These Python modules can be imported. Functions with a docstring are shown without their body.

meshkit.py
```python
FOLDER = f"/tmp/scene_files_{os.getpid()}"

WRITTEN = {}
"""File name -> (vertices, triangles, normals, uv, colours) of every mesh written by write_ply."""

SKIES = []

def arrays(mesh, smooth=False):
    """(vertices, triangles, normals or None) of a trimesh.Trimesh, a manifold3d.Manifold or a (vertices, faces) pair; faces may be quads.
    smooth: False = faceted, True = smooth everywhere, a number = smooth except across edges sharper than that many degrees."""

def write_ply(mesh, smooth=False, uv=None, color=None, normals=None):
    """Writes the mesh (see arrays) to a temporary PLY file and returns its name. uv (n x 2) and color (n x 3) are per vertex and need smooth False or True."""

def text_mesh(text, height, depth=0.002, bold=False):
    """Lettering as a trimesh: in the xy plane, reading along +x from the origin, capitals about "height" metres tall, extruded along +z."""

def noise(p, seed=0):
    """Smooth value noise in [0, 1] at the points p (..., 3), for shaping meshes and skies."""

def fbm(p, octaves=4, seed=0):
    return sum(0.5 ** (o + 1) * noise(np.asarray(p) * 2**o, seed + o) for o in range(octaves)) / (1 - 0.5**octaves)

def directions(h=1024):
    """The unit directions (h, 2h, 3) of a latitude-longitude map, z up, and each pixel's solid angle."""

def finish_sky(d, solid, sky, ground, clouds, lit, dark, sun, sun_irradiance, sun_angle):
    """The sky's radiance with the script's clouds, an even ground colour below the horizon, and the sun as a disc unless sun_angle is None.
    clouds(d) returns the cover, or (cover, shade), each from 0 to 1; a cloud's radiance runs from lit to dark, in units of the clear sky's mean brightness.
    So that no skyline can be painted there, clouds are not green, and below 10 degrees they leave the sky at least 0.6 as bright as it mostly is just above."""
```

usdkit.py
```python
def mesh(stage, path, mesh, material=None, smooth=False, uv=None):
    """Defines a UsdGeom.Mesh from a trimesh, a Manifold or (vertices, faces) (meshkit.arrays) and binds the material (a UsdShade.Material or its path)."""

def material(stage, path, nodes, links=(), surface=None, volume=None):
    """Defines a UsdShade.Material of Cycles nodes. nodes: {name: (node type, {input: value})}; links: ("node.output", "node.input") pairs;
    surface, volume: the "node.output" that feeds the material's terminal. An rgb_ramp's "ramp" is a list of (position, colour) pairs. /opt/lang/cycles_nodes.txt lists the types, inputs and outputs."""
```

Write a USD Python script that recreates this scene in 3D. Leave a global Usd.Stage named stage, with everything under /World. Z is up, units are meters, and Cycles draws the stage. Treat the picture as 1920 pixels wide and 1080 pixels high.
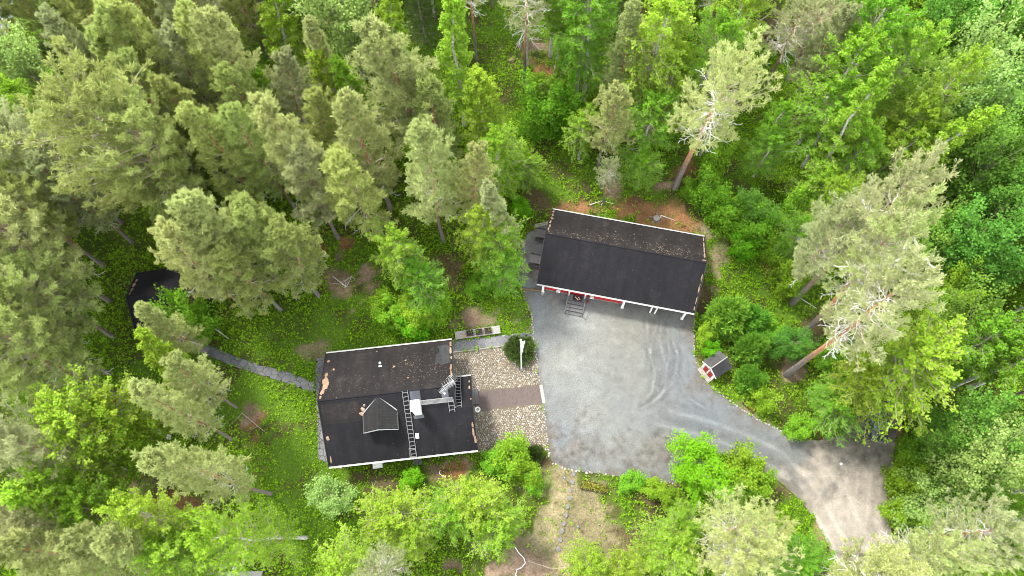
import math, numpy as np, trimesh, shapely
from shapely.geometry import Polygon, LineString, MultiPolygon, Point
from scipy.spatial import Delaunay
from scipy.ndimage import gaussian_filter, map_coordinates
from pxr import Usd, UsdGeom, UsdLux, UsdShade, Gf, Vt, Sdf
import usdkit, meshkit

# ---------------------------------------------------------------- camera, sky, sun, exposure
stage = Usd.Stage.CreateInMemory()
UsdGeom.SetStageUpAxis(stage, 'Z'); UsdGeom.SetStageMetersPerUnit(stage, 1.0)
world = UsdGeom.Xform.Define(stage, '/World'); stage.SetDefaultPrim(world.GetPrim())
H, F, TILT, ROLL, EXPOSURE = 76.0, 1431.9, math.radians(20.05), math.radians(-2.81), 2.5
D = np.array([0, math.sin(TILT), -math.cos(TILT)]); U0 = np.array([0, math.cos(TILT), math.sin(TILT)]); R0 = np.array([1., 0, 0])
CR = math.cos(ROLL)*R0 + math.sin(ROLL)*U0; CU = -math.sin(ROLL)*R0 + math.cos(ROLL)*U0
cam = UsdGeom.Camera.Define(stage, '/World/camera')
cam.CreateHorizontalApertureAttr(36.0); cam.CreateFocalLengthAttr(36.0*F/1920); cam.CreateVerticalApertureAttr(20.25)
cam.CreateClippingRangeAttr(Gf.Vec2f(1, 2000)); cam.CreateExposureAttr(EXPOSURE)
M4 = np.eye(4); M4[0, :3] = CR; M4[1, :3] = CU; M4[2, :3] = -D; M4[3, :3] = (0, 0, H)
cam.AddTransformOp().Set(Gf.Matrix4d(*M4.ravel().tolist()))
SUN_EL, SUN_AZ = math.radians(58), math.radians(-42)          # azimuth from +y towards +x
dome = UsdLux.DomeLight.Define(stage, '/World/sky')
dm = usdkit.material(stage, '/World/Looks/sky', {
    'sky': ('sky_texture', dict(sky_type='single_scattering', sun_disc=False, sun_elevation=SUN_EL, sun_rotation=SUN_AZ)),
    'tc': ('texture_coordinate', {}), 'n': ('noise_texture', dict(scale=2.2, detail=5.0, roughness=.6)),
    'r': ('rgb_ramp', dict(ramp=[(.30, (5.2, 5.5, 5.9)), (.55, (8.2, 8.3, 8.3)), (.8, (10.5, 10.3, 9.9))])),
    'm': ('mix', dict(mix_type='mix', fac=.85)), 'b': ('background_shader', dict(strength=.086))},
    [('tc.generated', 'n.vector'), ('n.fac', 'r.fac'), ('sky.color', 'm.color1'), ('r.color', 'm.color2'), ('m.color', 'b.color')], surface='b.background')
UsdShade.MaterialBindingAPI.Apply(dome.GetPrim()).Bind(dm)
dome.GetPrim().SetCustomDataByKey('kind', 'structure')
sun = UsdLux.DistantLight.Define(stage, '/World/sun')
sun.CreateIntensityAttr(.4); sun.CreateAngleAttr(10.0); sun.CreateColorAttr(Gf.Vec3f(1, .95, .86)); sun.CreateNormalizeAttr(True)
sun.AddRotateXYZOp().Set(Gf.Vec3f(90-math.degrees(SUN_EL), 0, 180-math.degrees(SUN_AZ)))

# ---------------------------------------------------------------- helpers
def at(x, y, z=0.0):
    """The place in the world, z metres up, that the photograph shows at pixel (x, y) of 1920 x 1080: used to survey the site."""
    v = D + (x-960)/F*CR - (y-540)/F*CU
    s = (z-H)/v[2]
    return np.array([0, 0, H]) + v*s
def at2(pts, z=0.0): return np.array([at(x, y, z)[:2] for x, y in pts])
rng = np.random.default_rng(7)
used = {}
def numbered(path):
    n = used.get(path, 0); used[path] = n+1
    return path if n == 0 else f'{path}_{n:03d}'
def look(name): return UsdShade.Material.Get(stage, '/World/Looks/'+name)
def pp(parent): return '/World' if parent is None else (parent if isinstance(parent, str) else str(parent.GetPath()))
def tag(o, label=None, cat=None, group=None, kind=None):
    for k, t in (('label', label), ('category', cat), ('group', group), ('kind', kind)):
        if t: o.SetCustomDataByKey(k, t)
    return o
def thing(name, label, cat, loc=(0, 0, 0), rotz=0, group=None):
    x = UsdGeom.Xform.Define(stage, numbered('/World/'+name))
    x.AddTranslateOp().Set(Gf.Vec3d(*map(float, loc)))
    x.AddRotateZOp().Set(float(rotz))
    return tag(x.GetPrim(), label, cat, group)
def obj(name, mesh, mat, parent=None, smooth=False, kind=None, label=None):
    if isinstance(mesh, list): mesh = trimesh.util.concatenate(mesh)
    m = usdkit.mesh(stage, numbered(pp(parent)+'/'+name), mesh, look(mat), smooth=smooth)
    return tag(m.GetPrim(), kind=kind, label=label)
def raw(path, V, Fc, mat, color=None, kind=None, isl=None):
    m = UsdGeom.Mesh.Define(stage, path)
    m.CreatePointsAttr(Vt.Vec3fArray.FromNumpy(np.ascontiguousarray(V, np.float32)))
    m.CreateFaceVertexCountsAttr(Vt.IntArray.FromNumpy(np.full(len(Fc), Fc.shape[1], np.int32)))
    m.CreateFaceVertexIndicesAttr(Vt.IntArray.FromNumpy(np.ascontiguousarray(Fc, np.int32).ravel()))
    m.CreateSubdivisionSchemeAttr('none')
    if color is not None:
        UsdGeom.PrimvarsAPI(m).CreatePrimvar('tone', Sdf.ValueTypeNames.Color3fArray, 'vertex').Set(Vt.Vec3fArray.FromNumpy(np.ascontiguousarray(color, np.float32)))
    if isl:                                                       # a random number for every piece, partly shared by the pieces of a clump
        rr = np.random.default_rng(len(V)); n = len(V); v = rr.random(n//isl[0]+1).repeat(isl[0])[:n]*.5 + rr.random(n//isl[1]+1).repeat(isl[1])[:n]*.5
        if isl[0] == isl[1]: v = rr.random(n//isl[1]+1).repeat(isl[1])[:n]
        UsdGeom.PrimvarsAPI(m).CreatePrimvar('rnd', Sdf.ValueTypeNames.FloatArray, 'vertex').Set(Vt.FloatArray.FromNumpy(v.astype(np.float32)))
    if mat: UsdShade.MaterialBindingAPI.Apply(m.GetPrim()).Bind(look(mat))
    return tag(m.GetPrim(), kind=kind)
def box(x0, x1, y0, y1, z0, z1):
    m = trimesh.creation.box((x1-x0, y1-y0, z1-z0)); m.apply_translation(((x0+x1)/2, (y0+y1)/2, (z0+z1)/2)); return m
def bar(a, b, w=.04, h=None, up=(0, 0, 1)):
    """A rectangular bar from a to b, w wide and h deep."""
    a, b = np.array(a, float), np.array(b, float); d = b-a; L = np.linalg.norm(d); d /= L; h = h or w
    s = np.cross(d, up)
    if np.linalg.norm(s) < 1e-3: s = np.cross(d, (1, 0, 0))
    s /= np.linalg.norm(s); t = np.cross(s, d)
    m = trimesh.creation.box((L, w, h)); T = np.eye(4); T[:3, 0] = d; T[:3, 1] = s; T[:3, 2] = t; T[:3, 3] = (a+b)/2
    m.apply_transform(T); return m
def rod(a, b, r0, r1=None, k=8):
    a, b = np.array(a, float), np.array(b, float); r1 = r0 if r1 is None else r1
    V, Fq = tubes(np.stack([a, b])[None], np.array([[r0, r1]]), k, cap=True); return trimesh.Trimesh(V, Fq, process=False)
def tubes(P, r, k=4, cap=False):
    """Tubes along B polylines P (B, n, 3) with radii r (B, n): triangles."""
    B, n, _ = P.shape
    d = np.gradient(P, axis=1); d /= np.linalg.norm(d, axis=2, keepdims=True)+1e-9
    ref = np.where(np.abs(d[..., 2:3]) > .9, [1., 0, 0], [0, 0, 1.])
    s = np.cross(d, ref); s /= np.linalg.norm(s, axis=2, keepdims=True)+1e-9; t = np.cross(s, d)
    a = np.arange(k)*2*np.pi/k
    V = P[:, :, None] + r[:, :, None, None]*(np.cos(a)[:, None]*s[:, :, None] + np.sin(a)[:, None]*t[:, :, None])
    i = np.arange(B)[:, None, None]*n*k + np.arange(n-1)[None, :, None]*k
    j = np.arange(k)[None, None]; j2 = (j+1) % k
    q = np.stack([i+j, i+j2, i+k+j2, i+k+j], -1).reshape(-1, 4)
    f = np.vstack([q[:, [0, 2, 1]], q[:, [0, 3, 2]]])
    V = V.reshape(-1, 3)
    if cap:
        b0 = np.arange(B)*n*k; e0 = b0+(n-1)*k
        c = [np.stack([b0, b0+m, b0+m+1], 1) for m in range(1, k-1)] + [np.stack([e0, e0+m+1, e0+m], 1) for m in range(1, k-1)]
        f = np.vstack([f]+c)
    return V, f
def tube_mesh(pts, r, k=6):
    P = np.array(pts, float)[None]; rr = np.full((1, len(pts)), r) if np.isscalar(r) else np.array(r, float)[None]
    V, f = tubes(P, rr, k, cap=True); return trimesh.Trimesh(V, f, process=False)
def slab(quad, th):
    """A sloping slab whose top face is the given polygon of points, th thick, downwards."""
    q = np.array(quad, float); n = len(q); V = np.vstack([q, q-[0, 0, th]])
    f = [(0, i, i+1) for i in range(1, n-1)] + [(n, n+i+1, n+i) for i in range(1, n-1)]
    for i in range(n): j = (i+1) % n; f += [(i, n+i, n+j), (i, n+j, j)]
    m = trimesh.Trimesh(V, f, process=False); m.fix_normals(); return m
def prism(poly, z0, z1):
    m = trimesh.creation.extrude_polygon(poly, z1-z0); m.apply_translation((0, 0, z0)); return m
def smoothstep(a, b, x): t = np.clip((x-a)/(b-a), 0, 1); return t*t*(3-2*t)
_NG = [gaussian_filter(np.random.default_rng(100+k).standard_normal((256, 256)), 1.2, mode='wrap') for k in range(4)]
_NG = [g/g.std() for g in _NG]
def noise(x, y, s, k=0):
    return map_coordinates(_NG[k], [np.asarray(x)/s*2.5 % 256, np.asarray(y)/s*2.5 % 256], order=1, mode='wrap')
def fbm(x, y, s, k=0, o=4):
    return sum(noise(x+13.7*i, y-7.1*i, s/2**i, (k+i) % 4)*.55**i for i in range(o))
def pts_in(poly, step, jitter, r):
    a, b, c, d = poly.bounds
    X, Y = np.meshgrid(np.arange(a, c, step), np.arange(b, d, step*.87))
    X = X + (np.arange(X.shape[0]) % 2)[:, None]*step/2
    P = np.stack([X.ravel(), Y.ravel()], 1); P = P + r.uniform(-jitter, jitter, P.shape)*step
    return P[shapely.contains_xy(poly, P[:, 0], P[:, 1])]

# ---------------------------------------------------------------- materials
def paint(name, col, rough=.6, spec=.3, var=.12, scale=6, bump=0, bscale=30, metal=0, alt=None):
    c = np.array(col, float)
    usdkit.material(stage, '/World/Looks/'+name, {
        'g': ('geometry', {}), 'n': ('noise_texture', dict(scale=scale, detail=5.0, roughness=.65)),
        'r': ('rgb_ramp', dict(ramp=[(.25, tuple(c*(1-2*var))), (.5, tuple(c)), (.78, tuple(alt if alt is not None else np.minimum(c*(1+2*var), .92)))])),
        'n2': ('noise_texture', dict(scale=bscale, detail=4.0)), 'b': ('bump', dict(strength=bump, distance=.03)),
        'p': ('principled_bsdf', dict(roughness=rough, specular_ior_level=spec, metallic=metal))},
        [('g.position', 'n.vector'), ('g.position', 'n2.vector'), ('n.fac', 'r.fac'), ('r.color', 'p.base_color'), ('n2.fac', 'b.height'), ('b.normal', 'p.normal')], surface='p.BSDF')
def pieces(name, cols, rough=.75, spec=.25, bump=.3, bscale=40, fine=.25, by='fac', node='attribute'):
    """Each separate piece its own tone."""
    k = len(cols)
    usdkit.material(stage, '/World/Looks/'+name, {
        'i': (node, dict(attribute='rnd') if node == 'attribute' else {}), 'g': ('geometry', {}), 'r': ('rgb_ramp', dict(ramp=[(a, c) for a, c in zip(np.linspace(0, 1, k), cols)])),
        'n': ('noise_texture', dict(scale=bscale, detail=5.0)), 'mr': ('map_range', dict(from_min=.3, from_max=.7, to_min=1-fine, to_max=1+fine)),
        'm': ('mix', dict(mix_type='multiply', fac=1.0)), 'b': ('bump', dict(strength=bump, distance=.02)),
        'p': ('principled_bsdf', dict(roughness=rough, specular_ior_level=spec))},
        [('i.'+by, 'r.fac'), ('g.position', 'n.vector'), ('n.fac', 'mr.value'), ('r.color', 'm.color1'), ('mr.result', 'm.color2'), ('m.color', 'p.base_color'), ('n.fac', 'b.height'), ('b.normal', 'p.normal')], surface='p.BSDF')
def toned(name, nscale, amt, bump, bscale, rough=.9, dist=.05):
    """Takes its colour from the mesh's own tone, with grain on top."""
    usdkit.material(stage, '/World/Looks/'+name, {
        'a': ('attribute', dict(attribute='tone')), 'g': ('geometry', {}), 'n': ('noise_texture', dict(scale=nscale, detail=6.0, roughness=.75)),
        'mr': ('map_range', dict(from_min=.3, from_max=.7, to_min=1-amt, to_max=1+amt)), 'm': ('mix', dict(mix_type='multiply', fac=1.0)),
        'n2': ('noise_texture', dict(scale=bscale, detail=5.0, roughness=.7)), 'b': ('bump', dict(strength=bump, distance=dist)),
        'p': ('principled_bsdf', dict(roughness=rough, specular_ior_level=.15))},
        [('g.position', 'n.vector'), ('g.position', 'n2.vector'), ('n.fac', 'mr.value'), ('a.color', 'm.color1'), ('mr.result', 'm.color2'), ('m.color', 'p.base_color'), ('n2.fac', 'b.height'), ('b.normal', 'p.normal')], surface='p.BSDF')
def leafy(name, cols, trans=.3, tcol=None, hue=.02, val=.25, rough=.5, spec=.25):
    """Foliage: every leaf or tuft its own tone, each plant its own shift of hue and value, light passing through."""
    k = len(cols); tc = tcol or tuple(np.array(cols[k//2])*(1.1, 1.2, .7))
    usdkit.material(stage, '/World/Looks/'+name, {
        'g': ('attribute', dict(attribute='rnd')), 'o': ('object_info', {}), 'r': ('rgb_ramp', dict(ramp=[(a, c) for a, c in zip(np.linspace(0, 1, k), cols)])),
        'hr': ('map_range', dict(from_min=0., from_max=1., to_min=.5-hue, to_max=.5+hue)),
        'vm': ('math', dict(math_type='multiply', value2=7.31)), 'vf': ('math', dict(math_type='fraction')),
        'vr': ('map_range', dict(from_min=0., from_max=1., to_min=1-val, to_max=1+val)),
        'h': ('hsv', dict(saturation=1.0, fac=1.0)), 'p': ('diffuse_bsdf', {}),
        't': ('translucent_bsdf', {}), 'x': ('mix_closure', dict(fac=trans))},
        [('g.fac', 'r.fac'), ('o.random', 'hr.value'), ('hr.result', 'h.hue'), ('o.random', 'vm.value1'), ('vm.value', 'vf.value1'), ('vf.value', 'vr.value'), ('vr.result', 'h.value'),
         ('r.color', 'h.color'), ('h.color', 'p.color'), ('h.color', 't.color'), ('p.BSDF', 'x.closure1'), ('t.BSDF', 'x.closure2')], surface='x.closure')
toned('ground', 5, .5, .9, 7, dist=.15)
toned('gravel', 9, .42, .6, 16, dist=.05)
pieces('cobble', [(.09, .08, .065), (.17, .15, .12), (.22, .20, .175), (.33, .31, .285), (.16, .125, .08), (.27, .25, .225)], bscale=25)
pieces('border_stone', [(.13, .12, .11), (.28, .27, .25), (.20, .185, .165), (.36, .35, .33)], bscale=18, by='random', node='object_info')
pieces('slate', [(.062, .065, .076), (.085, .088, .098), (.11, .11, .118), (.075, .075, .078)], rough=.55, bscale=9, by='random', node='object_info')
pieces('brick', [(.062, .047, .045), (.075, .057, .054), (.090, .068, .064), (.068, .055, .053)], rough=.7, bscale=30)
paint('sand', (.098, .082, .058), .95, .1, .25, 9, .4, 40)
paint('kerb', (.23, .225, .21), .85, .2, .15, 12, .3, 30)
def roofing(name, base, warm, course=.28, grime=.5):
    b, w = np.array(base), np.array(warm)
    usdkit.material(stage, '/World/Looks/'+name, {
        'tc': ('texture_coordinate', {}), 'g': ('geometry', {}),
        'n': ('noise_texture', dict(scale=.55, detail=6.0, roughness=.7)), 'n3': ('noise_texture', dict(scale=14., detail=4.0, roughness=.8)),
        'r': ('rgb_ramp', dict(ramp=[(.3, tuple(b*.75)), (.52, tuple(b)), (.75, tuple(w))])),
        'mr': ('map_range', dict(from_min=.3, from_max=.75, to_min=.75, to_max=1.5)), 'm': ('mix', dict(mix_type='multiply', fac=1.0)),
        'bk': ('brick_texture', dict(color1=(1, 1, 1), color2=(.68, .68, .68), mortar=(.42, .42, .42), scale=1.0, mortar_size=.018, mortar_smooth=.3, brick_width=course*1.2, row_height=course*.5)),
        'm2': ('mix', dict(mix_type='multiply', fac=.75)), 'mp': ('mapping', dict(scale=(1.5, .16, .16))), 'n4': ('noise_texture', dict(scale=1.0, detail=5.0, roughness=.65)), 'mr4': ('map_range', dict(from_min=.3, from_max=.7, to_min=.66, to_max=1.4)), 'm4': ('mix', dict(mix_type='multiply', fac=1.0)), 'b': ('bump', dict(strength=.5, distance=.02)),
        'p': ('principled_bsdf', dict(roughness=.82, specular_ior_level=.22))},
        [('g.position', 'n.vector'), ('g.position', 'n3.vector'), ('n.fac', 'r.fac'), ('n3.fac', 'mr.value'), ('r.color', 'm.color1'), ('mr.result', 'm.color2'), ('tc.object', 'bk.vector'),
         ('m.color', 'm2.color1'), ('bk.color', 'm2.color2'), ('tc.object', 'mp.vector'), ('mp.vector', 'n4.vector'), ('n4.fac', 'mr4.value'), ('m2.color', 'm4.color1'), ('mr4.result', 'm4.color2'), ('m4.color', 'p.base_color'), ('n3.fac', 'b.height'), ('b.normal', 'p.normal')], surface='p.BSDF')
roofing('felt_dark', (.0080, .0074, .0098), (.0135, .0122, .0145))
roofing('felt_worn', (.0135, .0113, .0118), (.028, .023, .022))
roofing('felt_grey', (.015, .0148, .0152), (.027, .026, .025))
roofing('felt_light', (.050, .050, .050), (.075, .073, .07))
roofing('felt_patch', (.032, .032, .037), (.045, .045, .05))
paint('white', (.62, .62, .61), .5, .4, .05, 5)
paint('gutter_white', (.34, .34, .33), .5, .4, .08, 5)
paint('white_metal', (.40, .41, .42), .4, .4, .05, 5)
paint('galvanised', (.20, .205, .21), .45, .4, .12, 8)
paint('dark_sheet', (.045, .05, .064), .28, .5, .12, 3)
paint('verge', (.02, .02, .021), .5, .3, .1, 6)
paint('red_boards', (.30, .016, .016), .6, .3, .12, 4, .1)
paint('stone_plinth', (.19, .17, .155), .9, .2, .45, 5, .6, 12)
paint('log_wall', (.13, .085, .05), .75, .2, .25, 5, .3, 20)
paint('grey_wood', (.095, .092, .096), .8, .2, .22, 9, .3, 40)
paint('pale_wood', (.24, .225, .205), .85, .2, .2, 9, .3, 40)
paint('dark_wood', (.027, .026, .029), .7, .25, .25, 9, .3, 40)
paint('black', (.012, .012, .012), .6, .3, .1, 8)
paint('soil', (.03, .021, .015), .95, .1, .4, 12, .8, 20)
paint('tan_dot', (.55, .36, .26), .9, .1, .1, 8)
paint('terracotta', (.42, .15, .06), .8, .2, .1, 8)
paint('step_stone', (.125, .122, .118), .9, .2, .25, 7, .3, 20)
paint('stump_wood', (.17, .14, .12), .9, .1, .4, 11, .5, 20)
pieces('moss', [(.16, .10, .065), (.25, .175, .12), (.20, .13, .085)], bscale=14, fine=.35, bump=.6, by='random', node='object_info')
pieces('flakes', [(.045, .036, .028), (.10, .078, .056), (.19, .15, .11), (.075, .056, .04)], bscale=20)
paint('car_paint', (.035, .045, .055), .22, .5, .05, 2)
usdkit.material(stage, '/World/Looks/car_glass', {'p': ('principled_bsdf', dict(base_color=(.10, .16, .17), roughness=.06, specular_ior_level=.8, metallic=.15))}, surface='p.BSDF')
usdkit.material(stage, '/World/Looks/globe', {'p': ('principled_bsdf', dict(base_color=(.10, .10, .105), roughness=.2, specular_ior_level=.7))}, surface='p.BSDF')
usdkit.material(stage, '/World/Looks/water', {'g': ('geometry', {}), 'n': ('noise_texture', dict(scale=1.5, detail=3.0)), 'b': ('bump', dict(strength=.1, distance=.05)), 'p': ('principled_bsdf', dict(base_color=(.12, .14, .14), roughness=.12, specular_ior_level=.9))},
                [('g.position', 'n.vector'), ('n.fac', 'b.height'), ('b.normal', 'p.normal')], surface='p.BSDF')
# bark: pine turns from grey to orange up the stem, birch is white with dark bars
usdkit.material(stage, '/World/Looks/pine_bark', {'tc': ('texture_coordinate', {}), 's': ('separate_xyz', {}), 'n': ('noise_texture', dict(scale=3.5, detail=6.0, roughness=.75)), 'ad': ('math', dict(math_type='multiply_add', value2=5.0)),
    'mr': ('map_range', dict(from_min=5.5, from_max=10.5, to_min=0., to_max=1.)), 'r': ('rgb_ramp', dict(ramp=[(0, (.15, .13, .12)), (.45, (.19, .125, .09)), (1, (.36, .175, .085))])),
    'v': ('map_range', dict(from_min=.3, from_max=.7, to_min=.55, to_max=1.45)), 'm': ('mix', dict(mix_type='multiply', fac=1.0)), 'b': ('bump', dict(strength=.7, distance=.05)), 'p': ('principled_bsdf', dict(roughness=.9, specular_ior_level=.15))},
    [('tc.object', 'n.vector'), ('tc.object', 's.vector'), ('n.fac', 'ad.value1'), ('s.z', 'ad.value3'), ('ad.value', 'mr.value'), ('mr.result', 'r.fac'), ('n.fac', 'v.value'), ('r.color', 'm.color1'), ('v.result', 'm.color2'), ('m.color', 'p.base_color'), ('n.fac', 'b.height'), ('b.normal', 'p.normal')], surface='p.BSDF')
usdkit.material(stage, '/World/Looks/birch_bark', {'tc': ('texture_coordinate', {}), 'mp': ('mapping', dict(scale=(2.2, 2.2, 5.5))), 'n': ('noise_texture', dict(scale=1.6, detail=4.0, roughness=.7)),
    'r': ('rgb_ramp', dict(ramp=[(.36, (.05, .045, .04)), (.45, (.40, .38, .35)), (.7, (.66, .64, .60))])), 'p': ('principled_bsdf', dict(roughness=.7, specular_ior_level=.25))},
    [('tc.object', 'mp.vector'), ('mp.vector', 'n.vector'), ('n.fac', 'r.fac'), ('r.color', 'p.base_color')], surface='p.BSDF')
paint('grey_bark', (.26, .25, .22), .9, .15, .3, 4, .4, 14)
paint('dead_twig', (.58, .56, .53), .9, .15, .2, 5)
paint('twig', (.30, .255, .20), .9, .15, .25, 5)
leafy('needles_olive', [(0.188, 0.234, 0.054), (0.275, 0.337, 0.089), (0.365, 0.425, 0.137), (0.232, 0.281, 0.073)], .36, hue=.012, val=.16)
leafy('needles_pale', [(0.236, 0.280, 0.089), (0.331, 0.379, 0.131), (0.413, 0.455, 0.178), (0.283, 0.322, 0.105)], .36, hue=.012, val=.12)
leafy('needles_grey', [(0.213, 0.251, 0.105), (0.307, 0.343, 0.150), (0.400, 0.432, 0.209), (0.267, 0.296, 0.132)], .36, hue=.012, val=.14)
leafy('needles_dark', [(0.077, 0.132, 0.034), (0.110, 0.178, 0.042), (0.149, 0.224, 0.058)], .32, hue=.015, val=.15)
leafy('leaf_lime', [(0.128, 0.262, 0.014), (0.200, 0.352, 0.023), (0.316, 0.429, 0.054), (0.162, 0.303, 0.018)], .45, hue=.015, val=.12)
leafy('leaf_green', [(0.099, 0.226, 0.014), (0.147, 0.301, 0.022), (0.216, 0.370, 0.032), (0.123, 0.258, 0.017)], .42, hue=.018, val=.15)
leafy('leaf_deep', [(0.067, 0.166, 0.021), (0.103, 0.228, 0.030), (0.158, 0.301, 0.049), (0.084, 0.191, 0.026)], .4, hue=.018, val=.15)
leafy('leaf_bright', [(0.090, 0.258, 0.009), (0.134, 0.347, 0.015), (0.190, 0.409, 0.023)], .42, hue=.01, val=.1)
leafy('leaf_silver', [(0.151, 0.280, 0.062), (0.213, 0.347, 0.085), (0.286, 0.398, 0.119), (0.179, 0.308, 0.071)], .4, hue=.015, val=.12)
leafy('cypress', [(0.091, 0.231, 0.023), (0.140, 0.307, 0.033), (0.196, 0.378, 0.047)], .3, hue=.012, val=.1)
leafy('mugo', [(0.036, 0.072, 0.018), (0.063, 0.108, 0.025), (0.104, 0.153, 0.036)], .2, hue=.01, val=.1)
leafy('bilberry', [(0.112, 0.238, 0.010), (0.165, 0.325, 0.013), (0.236, 0.400, 0.020), (0.100, 0.209, 0.010), (0.195, 0.360, 0.015), (0.142, 0.284, 0.011)], .35, hue=0, val=0)
leafy('dry_grass', [(.14, .11, .058), (.22, .185, .105), (.11, .12, .036), (.27, .23, .15)], .2, hue=0, val=0)
leafy('flower_bed', [(.11, .15, .02), (.24, .23, .025), (.30, .28, .08), (.09, .14, .02)], .3, hue=0, val=0)

# ---------------------------------------------------------------- the ground, its patches and the yard
YARD_PX = [(1048, 408), (1020, 420), (1003, 429), (987, 440), (974, 468), (968, 505), (975, 540), (985, 565), (995, 590), (1000, 625), (1004, 660), (1009, 700), (1014, 735), (1019, 775), (1024, 820), (1028, 850), (1037, 868), (1060, 878), (1100, 885),
    (1160, 893), (1205, 899), (1268, 906), (1283, 880), (1298, 852), (1330, 847), (1372, 857), (1420, 878), (1465, 905), (1500, 937), (1526, 972), (1547, 1010), (1563, 1050), (1572, 1100), (1760, 1120),
    (1722, 1075), (1672, 1000), (1660, 945), (1672, 900), (1676, 860), (1681, 815), (1676, 770), (1660, 735), (1610, 735), (1600, 790), (1575, 815), (1535, 826), (1510, 823), (1460, 805), (1420, 785), (1380, 760), (1345, 735), (1325, 716), (1312, 700), (1303, 670), (1301, 630), (1303, 588), (1180, 520), (1060, 470)]
yard = Polygon(at2(YARD_PX)).buffer(.35).buffer(-.7).buffer(.35)
COURT_PX = [(849, 661), (950, 648), (1001, 634), (1004, 660), (1009, 700), (1014, 735), (1019, 775), (1024, 820), (1027, 846), (960, 842), (905, 850), (880, 850), (860, 760), (845, 700)]
court = Polygon(at2(COURT_PX))
BRICK_PX = [(886, 735), (1013, 723), (1018, 756), (893, 771)]
brick_poly = Polygon(at2(BRICK_PX))
SLATE_PX = [(846, 639.5), (965, 626), (999, 622), (1001, 633), (950, 648), (848, 660.5)]
slate_poly = Polygon(at2(SLATE_PX))
WEST_PX = [(592, 672), (640, 670), (640, 880), (604, 864), (597, 862), (595, 800), (593, 745), (591, 720)]
west_poly = Polygon(at2(WEST_PX))
PATH_PX = [(594, 719), (545, 699), (490, 684), (440, 668), (395, 648), (352, 637), (322, 622), (290, 610), (286, 622), (318, 638), (352, 655), (392, 668), (440, 688), (490, 704), (540, 719), (594, 740)]
path_poly = Polygon(at2(PATH_PX)).difference(west_poly.buffer(.05))
house_foot = Polygon(at2([(625, 675), (855, 655), (895, 840), (625, 865)]))
hard = shapely.unary_union([yard, court, slate_poly, west_poly, path_poly])
for g in (yard, court, slate_poly, west_poly, path_poly, brick_poly): shapely.prepare(g)

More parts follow.
